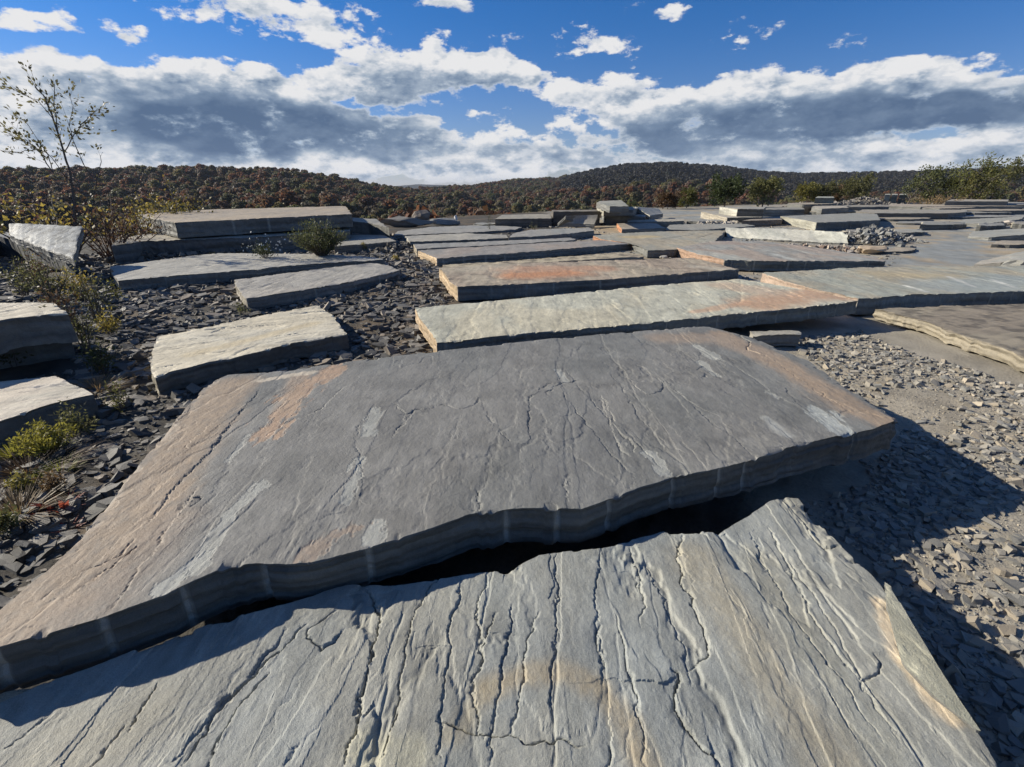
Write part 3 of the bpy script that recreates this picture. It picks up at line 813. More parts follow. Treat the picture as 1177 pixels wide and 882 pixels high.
B_strokes = [
 ([(-60, 760), (60, 690), (150, 590), (240, 470), (270, 440)], .23, (.285, .222, .165), .95, .7),
 ([(40, 740), (120, 690), (200, 600)], .16, (.27, .215, .17), .6, .9),
 ([(830, 385), (900, 420), (980, 470), (1020, 485)], .17, (.30, .232, .175), .95, .7), ([(760, 388), (820, 388), (870, 405)], .2, (.28, .225, .18), .8, .8),
 ([(382, 424), (345, 450), (320, 482), (305, 500)], .10, (.36, .25, .175), .85, .35), ([(345, 432), (330, 470)], .09, (.35, .26, .19), .6, .7),
 ([(300, 438), (330, 432), (360, 428)], .05, (.5, .44, .36), .8, .4), ([(430, 470), (425, 498)], .045, LG, .8, .14), ([(412, 528), (398, 575)], .034, LG, .8, .14),
 ([(300, 560), (270, 590), (240, 625), (222, 660)], .04, LG, .75, .14), ([(240, 640), (200, 672)], .05, LG, .8, .14), ([(285, 500), (262, 530)], .022, LG, .8, .14),
 ([(428, 605), (425, 620)], .05, LG, .8, .14), ([(415, 605), (380, 615), (350, 640)], .05, (.26, .205, .165), .75, .3),
 ([(940, 475), (962, 492)], .09, (.34, .36, .36), .8, .35), ([(802, 398), (822, 412)], .05, LG, .8, .14), ([(805, 415), (822, 430)], .035, LG, .8, .14), ([(880, 448), (892, 456)], .03, LG, .8, .14),
 ([(745, 520), (765, 542)], .035, LG, .8, .14), ([(640, 425), (652, 437)], .03, LG, .7, .14), ([(880, 480), (905, 500)], .05, (.37, .38, .37), .6, .6), ([(480, 632), (560, 596)], .03, (.34, .345, .335), .4, .8),
 ([(640, 470), (660, 540)], .35, (.16, .16, .16), .5, .9),
]
big = slab("largest grey slab with a dark ragged drilled front edge and rosy brown ends",
     far=[(262, 431), (325, 426), (390, 418), (490, 406), (600, 393), (700, 383), (800, 375), (815, 376)],
     near=[(-78, 768), (0, 745), (110, 714), (190, 685), (225, 668), (265, 651), (330, 647), (360, 643), (430, 625), (480, 612), (540, 590), (600, 583), (668, 582), (690, 575), (725, 562), (775, 546), (820, 540), (870, 527), (905, 515), (960, 500), (1000, 493), (1033, 482)],
     left=[(238, 442), (140, 555), (92, 620), (0, 699)], right=[(868, 390), (930, 415), (985, 452)],
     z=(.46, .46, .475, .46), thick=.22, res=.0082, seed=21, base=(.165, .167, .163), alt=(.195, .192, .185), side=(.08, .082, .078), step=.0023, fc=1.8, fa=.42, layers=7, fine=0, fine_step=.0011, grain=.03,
     lines=16, line_depth=.0045, wmax=.3, wob=.3, cracks=B_cracks, strokes=B_strokes, jag=.014, chip=.007, rough=.0014, drill=.34, mat=MAT_STONE_NEAR, line_side=.5, tint=.03, wall=.014)

# ---- rows of slabs behind it, centre
slab("long cream slab with orange right end behind the largest grey slab",
     far=[(477, 354), (590, 344), (700, 333), (780, 326), (850, 321), (888, 327)], near=[(502, 394), (600, 384), (700, 375), (776, 368), (838, 361), (917, 354), (986, 346)], right=[(935, 335)], left=[(484, 366)],
     z=(.25, .34, .25, .36), thick=.20, res=.022, seed=31, base=CREAM, alt=(.42, .415, .35), left_col=BUFF, step=.006, fc=2.2, fa=.6, amp=3, lines=45, line_depth=.008, jag=.02, drill=.5, side=(.13, .14, .135),
     strokes=[([(870, 352), (940, 342), (975, 345)], .5, (.42, .26, .17), .8, .8), ([(830, 330), (890, 338)], .35, (.43, .33, .25), .7, .6), ([(800, 360), (860, 350)], .12, (.46, .28, .18), .6, .6)],
     cracks=[([(851, 323), (853, 345), (849, 352)], .02, .05, 1), ([(795, 350), (790, 360), (770, 366)], .015, .05, 1)])
slab("grey-green slab at right whose thick dark drilled edge faces the camera", far=[(876, 314), (940, 310), (1000, 307), (1177, 306), (1340, 304)], near=[(987, 343), (1050, 338), (1132, 336), (1177, 334), (1390, 329)], left=[(915, 327), (960, 337)],
     z=.28, thick=.28, res=.035, seed=41, base=(.29, .30, .265), alt=(.33, .30, .235), side=(.13, .14, .14), left_col=(.42, .32, .255), lines=70, line_depth=.008, drill=.55, jag=.03,
     strokes=[([(985, 325), (900, 318)], .5, (.30, .31, .27), .6, .8), ([(1010, 315), (1080, 318)], .5, (.40, .33, .21), .6, .8), ([(1080, 330), (1177, 322)], .7, (.28, .31, .31), .8, .7), ([(1040, 328), (1065, 335)], .06, (.5, .5, .47), .8, .5), ([(1090, 318), (1120, 330)], .05, (.5, .5, .48), .7, .5), ([(1140, 322), (1165, 330)], .05, (.5, .5, .48), .7, .5)])
slab("low brown slab at right with a pale buff broken left edge", far=[(1006, 355), (1090, 352), (1177, 350), (1330, 346)], near=[(1250, 437), (1520, 425)], left=[(1050, 366), (1100, 383), (1177, 411)],
     z=.15, thick=.16, res=.035, seed=51, base=(.235, .20, .155), alt=(.27, .235, .18), left_col=(.27, .238, .185), lines=40, line_depth=.006, jag=.05, mottled=.45, grain=1.2, wall=.025)
slab("brown slab with a bright orange rust stain, second behind the largest grey slab", far=[(505, 308), (603, 302), (748, 298), (795, 296)], near=[(526, 330), (629, 325), (703, 321), (790, 314), (850, 309.5)], left=[(512, 318)],
     z=(.27, .20, .27, .20), thick=.27, res=.035, seed=61, base=(.33, .27, .21), alt=(.36, .31, .24), left_col=BUFF, lines=50, line_depth=.008, drill=.6, mottled=.3,
     strokes=[([(600, 318), (655, 314)], .55, (.44, .215, .11), .9, .8), ([(580, 310), (690, 308)], .5, (.43, .25, .16), .7, .7), ([(800, 305), (840, 309)], .3, (.42, .38, .31), .7, .7), ([(540, 312), (570, 308)], .5, (.42, .38, .30), .6, .8)])
slab("narrow low slab with mottled lichen top between two long slabs", far=[(509, 304.5), (600, 299), (713, 290)], near=[(509, 308), (600, 303), (740, 295)], z=.08, thick=.1, res=.06, seed=62, base=TANC, alt=(.38, .33, .24), left_col=BUFF, mottled=.5)
slab("long grey slab with purple tint and buff left end, third behind the largest", far=[(480, 288), (560, 283), (628, 279), (690, 276)], near=[(502, 297), (600, 290), (669, 284.5), (726, 280)], left=[(488, 291)],
     z=.21, thick=.22, res=.06, seed=63, base=(.25, .235, .22), alt=(.29, .25, .22), left_col=BUFF, lines=30, line_depth=.008, drill=.7)
slab("narrow dark grey slab with straight dark edge, fourth behind the largest", far=[(475, 281), (570, 277), (656, 273.5)], near=[(479, 286.5), (570, 281.5), (662, 276)], z=.22, thick=.22, res=.07, seed=64, base=(.235, .235, .225), alt=(.26, .25, .235), lines=20, line_depth=.008, left_col=TANC)
slab("slab with a pale rough left corner and dark front edge in the centre rows", far=[(466, 271.5), (534, 268), (582, 270)], near=[(471, 278), (501, 277), (584, 273.5)], z=.2, thick=.2, res=.08, seed=65, base=(.29, .28, .255), alt=(.33, .31, .27), left_col=(.4, .38, .34), wall=.03)
slab("bluish grey slab with a dark drilled right end, in the centre rows", far=[(590, 268.5), (610, 264), (678, 262)], near=[(585, 273), (620, 271.5), (683, 265.5)], z=.26, thick=.26, res=.08, seed=66, base=(.24, .245, .235), alt=(.27, .26, .24), lines=15, line_depth=.01)
slab("broad flat grey slab lying low near the quarry edge", far=[(457, 266), (496, 261), (560, 258.5), (600, 261)], near=[(453, 270.5), (534, 267.5), (592, 264)], z=.1, thick=.12, res=.12, seed=67, base=(.25, .25, .245), alt=(.28, .27, .25))
slab("dark-sided block with a tan top at the quarry edge beside young stems", far=[(577, 247), (632, 246)], near=[(569, 252), (634, 251)], z=.44, thick=.45, res=.12, seed=68, base=(.31, .285, .235), alt=(.27, .255, .22), side=(.11, .095, .08))
slab("small grey slab propped towards the camera at the quarry edge", far=[(650, 248), (687, 247)], near=[(641, 256.5), (683, 258)], z=(.62, .62, .22, .2), thick=.18, res=.15, seed=69, base=(.26, .255, .235), alt=(.30, .28, .25))
slab("low dark slab right behind the small propped slab", far=[(634, 241.8), (684, 241)], near=[(636, 243.3), (690, 243)], z=.75, thick=.76, res=.2, seed=70, base=(.17, .155, .13), alt=(.2, .18, .15), side=(.09, .08, .07))
slab("topmost flat slab of the stack at the quarry edge", far=[(690, 231.2), (714, 230.2)], near=[(686, 233), (700, 237.2), (723, 237)], z=1.2, thick=.28, res=.12, seed=71, base=(.29, .29, .25), alt=(.32, .31, .27), left_col=(.4, .38, .32))
slab("middle slab of the stack at the quarry edge", far=[(686, 237), (735, 238)], near=[(694, 242), (728, 241.5)], z=.86, thick=.3, res=.15, seed=72, base=(.24, .235, .21), alt=(.27, .26, .22), left_col=(.4, .38, .32))
slab("lowest slab of the stack at the quarry edge", far=[(690, 242), (745, 242)], near=[(697, 248), (742, 249)], z=.5, thick=.52, res=.15, seed=73, base=(.27, .26, .235), alt=(.30, .28, .25))
slab("tilted grey slab sliding off the right side of the edge stack", far=[(730, 237.5), (757, 240)], near=[(747, 248), (762, 246)], z=(.92, .6, .5, .45), thick=.22, res=.15, seed=74, base=(.27, .275, .265), alt=(.30, .30, .28), left_col=(.45, .43, .38))
slab("small thick slab with an orange left end, lying before the edge stack", far=[(709, 257), (735, 256), (755, 257)], near=[(715, 263.5), (740, 263), (765, 262.5)], z=.22, thick=.23, res=.09, seed=75, base=(.28, .245, .205), alt=(.3, .27, .23), left_col=ORANGE)
slab("narrow pale slab just beyond the small thick slab with orange end", far=[(720, 253), (786, 251.5)], near=[(722, 255.2), (786, 254.2)], z=.3, thick=.3, res=.12, seed=76, base=(.33, .31, .27), alt=(.36, .33, .27))
slab("fractured tan slab with yellow stain and an orange broken corner", far=[(682, 271), (714, 268), (760, 266), (835, 265)], near=[(727, 280), (745, 288), (776, 287), (801, 282), (822, 277)], left=[(690, 275)],
     z=.22, thick=.22, res=.06, seed=77, base=(.30, .29, .245), alt=(.34, .30, .23), left_col=ORANGE, lines=25, line_depth=.02, jag=.05,
     strokes=[([(725, 273), (745, 272)], .6, (.46, .36, .19), .7, .8)], cracks=[([(745, 277), (780, 272), (810, 268)], .05, .2, 1), ([(800, 274), (822, 268)], .05, .15, 1)])
slab("thin grey slab with a dark wedge edge beyond the fractured tan slab", far=[(770, 258.5), (850, 256)], near=[(765, 264), (804, 264.8), (868, 259.5)], z=.16, thick=.17, res=.12, seed=78, base=(.27, .265, .24), alt=(.30, .285, .25))
slab("wide slab with orange broken left end and long dark drilled front edge", far=[(778, 285), (816, 277.5), (876, 277), (941, 285), (1003, 295)], near=[(833, 299), (868, 300), (940, 300), (1018, 300)], left=[(803, 292)],
     z=.25, thick=.25, res=.05, seed=79, base=(.27, .27, .255), alt=(.31, .26, .22), left_col=(.38, .255, .185), lines=50, line_depth=.010, drill=.7, side=(.12, .13, .13), jag=.03,
     strokes=[([(800, 289), (850, 298)], .4, (.36, .37, .34), .7, .7), ([(830, 280), (900, 282), (960, 292)], .5, (.31, .25, .21), .7, .7), ([(890, 292), (910, 298)], .12, (.42, .43, .41), .7, .6)])
slab("pale ribbed slab tipped up to show a whitish rough face", far=[(834, 262), (900, 263), (974, 267)], near=[(836, 272.5), (890, 276), (975, 279.5)], z=(zat(834, 262, 22.6), zat(974, 267, 19.6), zat(836, 272.5, 22.1), zat(975, 279.5, 19.0)), thick=.2, res=.05, seed=80, base=(.46, .46, .41), alt=(.50, .49, .44), step=.012, fc=1.4, fa=.3, amp=2.0, lines=26, line_depth=.03, jag=.04, grain=0)
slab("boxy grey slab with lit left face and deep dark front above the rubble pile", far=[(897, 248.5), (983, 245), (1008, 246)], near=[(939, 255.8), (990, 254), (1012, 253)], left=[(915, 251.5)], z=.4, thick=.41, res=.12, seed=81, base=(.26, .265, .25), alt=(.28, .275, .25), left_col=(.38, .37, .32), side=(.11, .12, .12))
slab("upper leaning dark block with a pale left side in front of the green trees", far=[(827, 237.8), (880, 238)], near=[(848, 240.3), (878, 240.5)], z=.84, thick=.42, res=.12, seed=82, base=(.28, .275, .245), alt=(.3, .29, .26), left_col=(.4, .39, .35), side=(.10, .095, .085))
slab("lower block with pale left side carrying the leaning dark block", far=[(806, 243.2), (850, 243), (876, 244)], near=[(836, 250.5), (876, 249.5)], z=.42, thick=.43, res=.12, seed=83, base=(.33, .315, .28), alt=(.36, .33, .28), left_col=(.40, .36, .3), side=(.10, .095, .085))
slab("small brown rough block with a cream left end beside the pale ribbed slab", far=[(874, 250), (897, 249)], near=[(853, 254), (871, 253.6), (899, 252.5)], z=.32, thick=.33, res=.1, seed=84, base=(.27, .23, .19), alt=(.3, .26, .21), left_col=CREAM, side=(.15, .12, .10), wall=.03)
slab("low dark slab beyond the small brown block", far=[(882, 239), (922, 238)], near=[(876, 241), (925, 240.8)], z=.5, thick=.52, res=.2, seed=85, base=(.24, .23, .2), alt=(.26, .25, .22))
slab("light slab with a cream front corner at the foot of the far rubble bank", far=[(938, 236.3), (972, 236.8)], near=[(933, 238.2), (945, 239.8), (976, 238.8)], z=.62, thick=.63, res=.2, seed=86, base=(.36, .33, .28), alt=(.39, .35, .29), left_col=(.45, .38, .3))
slab("dark low slab right of the cream cornered slab at the far rubble bank", far=[(980, 235.8), (1021, 235.5)], near=[(976, 238), (1022, 237.6)], z=.6, thick=.62, res=.25, seed=87, base=(.24, .22, .19), alt=(.26, .24, .2))
slab("square grey-green block perched on the far rubble bank", far=[(940, 226), (958, 226)], near=[(937, 227.5), (959, 227.5)], z=1.2, thick=1.25, res=.15, seed=88, base=(.28, .285, .25), alt=(.3, .3, .26), side=(.13, .135, .12), left_col=(.34, .34, .29))
for k, (u0, u1) in enumerate(((1017.5, 1023.5), (1025.5, 1032), (1034, 1043))):
    slab(("pale left stone", "middle stone", "wide dark right stone")[k] + " of the three upright stones on the far floor", far=[(u0 + .6, 223), (u1 - .2, 223)], near=[(u0, 224.1), (u1, 224.1)], z=1.15, thick=1.3, res=.2, seed=89 + k,
         base=(.33, .33, .29), alt=(.36, .35, .3), side=((.33, .33, .29), (.25, .25, .22), (.13, .135, .125))[k], left_col=(.4, .39, .34))
slab("long low ledge slab with a cream left end on the far right floor", far=[(992, 241), (1050, 240.8), (1112, 241.3)], near=[(984, 243.3), (1005, 245.2), (1090, 245.2), (1111, 243.8)], z=.4, thick=.42, res=.2, seed=93, base=(.31, .28, .235), alt=(.28, .27, .24), left_col=CREAM, side=(.13, .12, .11))
slab("thin tan ledge slab in the far right, nearest the shrubs", far=[(1024, 234.6), (1100, 235)], near=[(1018, 236.6), (1060, 237.6), (1180, 237)], z=.42, thick=.44, res=.3, seed=94, base=(.36, .31, .245), alt=(.33, .29, .24))
slab("far dark ledge slab below the windblown shrubs", far=[(1095, 229.2), (1160, 229.4)], near=[(1087, 231.4), (1158, 231.6)], z=.8, thick=.9, res=.3, seed=95, base=(.34, .31, .27), alt=(.31, .29, .26))
slab("sharp ended dark wedge slab on the bare floor at the right edge", far=[(1112, 252), (1178, 248.6)], near=[(1092, 256.8), (1132, 257.2), (1174, 252)], z=(.12, .25, .1, .25), thick=.22, res=.15, seed=96, base=(.28, .28, .255), alt=(.3, .29, .26))
slab("grey wedge slab with pale debris behind it at the right edge", far=[(1118, 266), (1195, 261.5)], near=[(1113, 272), (1138, 272.8), (1200, 268)], z=(.06, .3, .06, .3), thick=.26, res=.1, seed=97, base=(.28, .285, .27), alt=(.31, .3, .27))
slab("tilted dark faced wedge slab behind the boulder at the right edge", far=[(1126, 300.5), (1160, 292), (1230, 279)], near=[(1120, 304.2), (1150, 302), (1230, 288)], z=(.06, .55, .05, .55), thick=.42, res=.06, seed=98, base=(.27, .275, .26), alt=(.3, .28, .25), side=(.11, .105, .10), far_col=(.2, .2, .2))

more = [  # u0, u1, v_far, v_near, z, tone, label
 (1040, 1180, 247.5, 249.6, .12, 0, "thin low ledge slab right of the long cream ended ledge"), (1005, 1068, 250, 252, .14, 1, "short thin tan slab right of the boxy grey slab"),
 (1030, 1090, 254.5, 256.5, .08, 0, "very thin grey slab on the bare floor beyond the rubble heap"), (1100, 1190, 240.6, 242.2, .3, 1, "long thin tan ledge above the sharp dark wedge slab"),
 (1120, 1200, 234.0, 235.4, .35, 0, "thin grey ledge in front of the big pinkish boulder"), (930, 985, 242.0, 243.8, .34, 1, "thin slab stepping up behind the boxy grey slab"),
 (820, 900, 262.2, 264.0, .1, 0, "thin sheet of stone just left of the pale ribbed slab"), (1060, 1120, 238.2, 239.4, .4, 1, "narrow ledge slab left of the long thin tan ledge"),
 (905, 960, 233.4, 234.8, .75, 1, "pale sheet of stone at the foot of the far rubble bank"), (790, 832, 252.5, 254.6, .22, 0, "small dark sheet left of the lower pale sided block"),
 (600, 660, 254.6, 256.6, .1, 0, "thin sheet lying in front of the dark-sided block"), (1140, 1200, 277, 281, .12, 1, "thin rosy slab on the bare floor above the tilted dark wedge"),
 (1000, 1050, 285, 289, .06, 1, "thin yellowish sheet at the right end of the wide drilled slab"), (545, 575, 256.2, 258, .16, 0, "small thin slab left of the dark-sided block")]
for k, (u0, u1, vf, vn, z_, tone, lab) in enumerate(more):
    w_ = u1 - u0
    slab(lab, far=[(u0 + .08 * w_, vf), (u0 + .5 * w_, vf - .4), (u1 + .03 * w_, vf + .2)], near=[(u0, vn - .4), (u0 + .35 * w_, vn + .3), (u0 + .7 * w_, vn), (u1, vn - .8)], z=z_, thick=z_ + .02, res=.15, seed=140 + k,
         base=((.25, .25, .235), (.33, .285, .225))[tone], alt=((.28, .27, .25), (.30, .265, .215))[tone], side=(.10, .10, .095), left_col=(.36, .33, .27), jag=.08)

rs_ = np.random.default_rng(321); made = 0
for k in range(400):
    if made >= 20: break
    u0 = rs_.uniform(930, 1190); vn = rs_.uniform(234.5, 268); w_ = rs_.uniform(30, 80); dv = rs_.uniform(1.0, 1.6) + (vn - 234) * .07; z_ = rs_.uniform(.14, .3)
    q = pt(np.array([u0, u0 + w_ / 2, u0 + w_, u0 + w_ / 2]), np.array([vn, vn, vn, vn - dv]), z_)
    if any((((q[:, 0][:, None] - P_[None, :, 0]) ** 2 + (q[:, 1][:, None] - P_[None, :, 1]) ** 2).min() < .5) for P_ in FOOT): continue
    sl_ = rs_.uniform(-1.0, 1.0)
    slab("thin broken slab lying among the ledges on the far right floor", far=[(u0 + 3, vn - dv + sl_ * .3), (u0 + w_ * .9, vn - dv - sl_ * .3)], near=[(u0, vn - .3), (u0 + .4 * w_, vn + .3), (u0 + w_, vn - .4)], z=(z_, z_ * rs_.uniform(.6, 1.1), z_, z_ * rs_.uniform(.6, 1.1)), thick=z_ + .02, res=.16, seed=500 + k,
         base=((.25, .25, .235), (.32, .28, .225), (.28, .285, .26))[k % 3], alt=(.28, .265, .235), side=(.10, .10, .095), left_col=(.34, .32, .27), jag=.1, group="thin ledge slabs on the far right floor")
    made += 1

# ---- left side
slab("grey slab with a pointed right end left of the chip path", far=[(269, 322), (350, 311), (428, 302)], near=[(283, 343), (340, 335), (416, 321), (460, 310.5)], left=[(274, 331)], right=[(446, 305.5)], z=(.21, .18, .21, .18), thick=.22, res=.035, seed=101, base=(.31, .295, .27), alt=(.34, .315, .28), lines=40, line_depth=.006, drill=.6, left_col=(.3, .27, .22))
slab("cream slab with dark pitted streaks, nearest on the left of the chip path", far=[(180, 387), (240, 375), (300, 363), (366, 350)], near=[(178, 433), (240, 416), (300, 404), (330, 396), (399, 383)], left=[(173, 405)], right=[(385, 366)], z=.20, thick=.21, res=.02, seed=102, base=(.52, .47, .37), alt=(.46, .43, .36), side=(.12, .11, .095), lines=60, line_depth=.016, jag=.03, grain=1.15, chip=.008, left_col=(.4, .36, .28),
     cracks=[([(190, 404), (250, 392), (320, 378)], .02, .05, -1), ([(262, 411), (280, 402), (300, 396)], .03, .05, 1), ([(240, 383), (262, 375)], .03, .04, 1)], strokes=[([(220, 408), (300, 388), (360, 372)], .12, (.5, .42, .28), .7, .7)])
slab("wide light grey slab below the left stack, with cracked left corner", far=[(126, 306.5), (222, 294), (250, 291), (330, 292), (380, 292.5), (430, 296)], near=[(135, 323), (200, 317), (300, 309), (334, 305), (442, 298.3)], z=.22, thick=.23, res=.045, seed=103, base=(.32, .31, .285), alt=(.35, .335, .30), lines=40, line_depth=.008, drill=.7, cracks=[([(190, 297), (230, 302)], .03, .05, 1), ([(150, 310), (200, 303)], .02, .05, 1)], left_col=(.3, .28, .24))
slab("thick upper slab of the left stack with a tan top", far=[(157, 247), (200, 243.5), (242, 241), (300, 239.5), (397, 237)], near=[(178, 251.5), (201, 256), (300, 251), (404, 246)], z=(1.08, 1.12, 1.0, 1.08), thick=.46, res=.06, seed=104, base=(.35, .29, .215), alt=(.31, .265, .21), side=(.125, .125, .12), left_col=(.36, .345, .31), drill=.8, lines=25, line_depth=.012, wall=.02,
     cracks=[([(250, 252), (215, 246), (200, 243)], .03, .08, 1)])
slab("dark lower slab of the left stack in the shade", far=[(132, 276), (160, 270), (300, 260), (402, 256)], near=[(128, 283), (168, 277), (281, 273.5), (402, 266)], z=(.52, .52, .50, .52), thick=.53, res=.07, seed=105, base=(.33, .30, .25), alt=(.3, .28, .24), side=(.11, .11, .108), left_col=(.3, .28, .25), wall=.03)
slab("grey slab end poking out at the right of the left stack", far=[(404, 250), (432, 251.8)], near=[(402, 254), (424, 256.5), (447, 262)], z=(.78, .72, .74, .55), thick=.46, res=.08, seed=106, base=(.28, .27, .24), alt=(.32, .3, .26), side=(.115, .115, .11))
slab("low flat slab in the shade right of the olive bush", far=[(392, 270), (440, 270)], near=[(384, 283.5), (455, 277.5)], z=.24, thick=.25, res=.07, seed=107, base=(.3, .285, .25), alt=(.27, .26, .24), side=(.15, .13, .11))
slab("upper block of the pair at the left edge, with a crumbling cream top", far=[(-70, 350), (0, 348), (61, 348)], near=[(-90, 388), (13, 366), (78, 359.5)], z=.66, thick=.33, res=.03, seed=108, base=(.50, .45, .36), alt=(.42, .38, .31), side=(.12, .12, .115), lines=30, line_depth=.02, wall=.02, chip=.01)
slab("lower dark block of the pair at the left edge", far=[(-70, 372), (0, 368), (64, 368)], near=[(-110, 412), (8, 391), (77, 381)], z=.32, thick=.34, res=.04, seed=109, base=(.3, .28, .25), alt=(.27, .26, .24), side=(.115, .115, .11), wall=.02)
slab("cream pink slab at the left edge above the yellow-green tuft", far=[(-60, 447), (0, 439), (64, 432)], near=[(-70, 503), (0, 483), (51, 466), (107, 453)], right=[(90, 443)], z=.21, thick=.22, res=.022, seed=110, base=(.50, .44, .37), alt=(.45, .42, .36), side=(.13, .125, .115), lines=40, line_depth=.012, chip=.01, grain=1.1)
slab("glinting pale triangular slab leaning on the dark block at the far left", far=[(10, 256.5), (94, 260)], near=[(12, 271), (84, 297)], z=(zat(10, 256.5, 12.9), zat(94, 260, 12.6), zat(12, 271, 12.4), zat(84, 297, 10.6)), thick=.16, res=.04, seed=111, base=(.27, .285, .295), alt=(.21, .225, .235), lines=40, line_depth=.02, mottled=.5)
slab("big dark bluish block at the left edge below the pale leaning slab", far=[(-110, 258), (-10, 262), (20, 271), (84, 296)], near=[(-120, 268), (-10, 270), (14, 275), (82, 301)], z=(zat(-110, 258, 12.6), zat(84, 296, 12.9), zat(-120, 268, 11.2), zat(82, 301, 12.3)), thick=.95, res=.06, seed=112, base=(.2, .2, .2), alt=(.23, .23, .225), side=(.10, .105, .11))

# ---- bearers and odd stones
slab("small grey bearer stone under the right end of the cream slab", far=[(862, 381), (918, 380)], near=[(866, 386), (921, 385)], z=.14, thick=.16, res=.04, seed=121, base=(.3, .29, .26), alt=(.33, .31, .27), name="bearer_stone", cat="stone", left_col=(.3, .28, .25))
slab("pale stone wedged in the bottom left corner between the two nearest slabs", far=[(-30, 806), (20, 793), (42, 790)], near=[(-30, 836), (10, 812), (40, 797)], z=.30, thick=.28, res=.015, seed=122, base=(.42, .36, .27), alt=(.36, .32, .25), name="wedge_stone", cat="stone", wall=.02)
for k, (bx_, by_, lab) in enumerate([(1.9, 3.35, "rough bearer stone in the shade under the right end of the largest slab"), (-1.3, 2.2, "rough bearer stone in the shade under the left end of the largest slab"), (0.6, 4.4, "rough bearer stone under the far side of the largest slab")]):
    cs = [project(np.array([bx_ + a_, by_ + b_, .235])) for a_, b_ in ((-.28, .12), (.3, .1), (-.3, -.12), (.27, -.14))]
    cs = [(float(c_[0]), float(c_[1])) for c_ in cs]
    slab(lab, far=cs[:2], near=cs[2:], z=.235, thick=.25, res=.05, seed=130 + k, base=(.25, .24, .22), alt=(.28, .26, .23), name="bearer_stone", cat="stone", wall=.02, foot=False)

# ------------------------------------------------------------------ loose stone: chips, rubble, piles
def in_poly(x, y, P):
    ins = np.zeros(x.shape, bool); n = len(P); j = n - 1
    for i in range(n):
        xi, yi = P[i][:2]; xj, yj = P[j][:2]
        if yi != yj:
            ins ^= ((yi > y) != (yj > y)) & (x < (xj - xi) * (y - yi) / (yj - yi) + xi)
        j = i
    return ins

def blocked(x, y):
    b = np.zeros(x.shape, bool)
    for P in FOOT:
        lo = P.min(0); hi = P.max(0)
        m = (x > lo[0]) & (x < hi[0]) & (y > lo[1]) & (y < hi[1])
        if m.any():
            b[m] |= in_poly(x[m], y[m], P)
    return b

def chip_shape(rng, flat=0.22, n=None):
    n = n or int(rng.integers(4, 7))
    th = np.sort(rng.uniform(0, 2 * math.pi, n)) * 0.5 + np.linspace(0, 2 * math.pi, n, endpoint=False) * 0.5
    r = rng.uniform(0.32, 0.6, n)
    el = rng.uniform(0.55, 1.0)
    top = np.stack([r * np.cos(th), r * np.sin(th) * el, np.full(n, flat / 2) + rng.uniform(-.25, .25, n) * flat], -1)
    k = rng.uniform(0.85, 1.15, (n, 1))
    bot = np.concatenate([top[:, :2] * k + rng.normal(size=(n, 2)) * 0.03, np.full((n, 1), -flat / 2) + rng.uniform(-.2, .2, (n, 1)) * flat], 1)
    v = np.concatenate([top, bot, [[0, 0, flat / 2 * 1.1]]])
    q = [[i, n + i, n + (i + 1) % n, (i + 1) % n] for i in range(n)]
    t = [[i, (i + 1) % n, 2 * n] for i in range(n)] + [[n, n + i + 1, n + i] for i in range(1, n - 1)]
    return v, np.array(q), np.array(t)

def rot_mats(rng, n, tilt):
    z = rng.uniform(0, 2 * math.pi, n); ax = rng.uniform(0, 2 * math.pi, n); t = np.abs(rng.normal(size=n)) * tilt
    cz, sz = np.cos(z), np.sin(z)
    Rz = np.zeros((n, 3, 3)); Rz[:, 0, 0] = cz; Rz[:, 0, 1] = -sz; Rz[:, 1, 0] = sz; Rz[:, 1, 1] = cz; Rz[:, 2, 2] = 1
    k = np.stack([np.cos(ax), np.sin(ax), np.zeros(n)], -1)
    K = np.zeros((n, 3, 3)); K[:, 0, 1] = -k[:, 2]; K[:, 0, 2] = k[:, 1]; K[:, 1, 0] = k[:, 2]; K[:, 1, 2] = -k[:, 0]; K[:, 2, 0] = -k[:, 1]; K[:, 2, 1] = k[:, 0]
    I = np.eye(3)[None]
    Rt = I + np.sin(t)[:, None, None] * K + (1 - np.cos(t))[:, None, None] * (K @ K)
    return Rt @ Rz

def stuff_mesh(name, mat, P, size, rng, shapes, tilt, palette, label, cat, parent=None):
    n = len(P); R = rot_mats(rng, n, tilt); which = rng.integers(0, len(shapes), n)
    V = []; Q = []; T = []; C = []; base = 0
    pal = np.array(palette)
    for k, (v, q, t) in enumerate(shapes):
        idx = np.nonzero(which == k)[0]
        if len(idx) == 0: continue
        vv = np.einsum('nij,mj->nmi', R[idx], v) * size[idx][:, None, None] + P[idx][:, None, :]
        m = len(v); offs = base + np.arange(len(idx)) * m
        Q.append((q[None] + offs[:, None, None]).reshape(-1, 4)); T.append((t[None] + offs[:, None, None]).reshape(-1, 3))
        c = pal[rng.integers(0, len(pal), len(idx))] * rng.uniform(0.7, 1.25, (len(idx), 1))
        C.append(np.repeat(c, m, 0)); V.append(vv.reshape(-1, 3)); base += m * len(idx)
    V = np.concatenate(V); C = np.concatenate(C); C = np.concatenate([C, np.ones((len(C), 1))], 1)
    me = make_mesh(name, V, [np.concatenate(Q), np.concatenate(T)], mat, C)
    return tag(obj(name, me, parent), label, cat, kind="stuff")

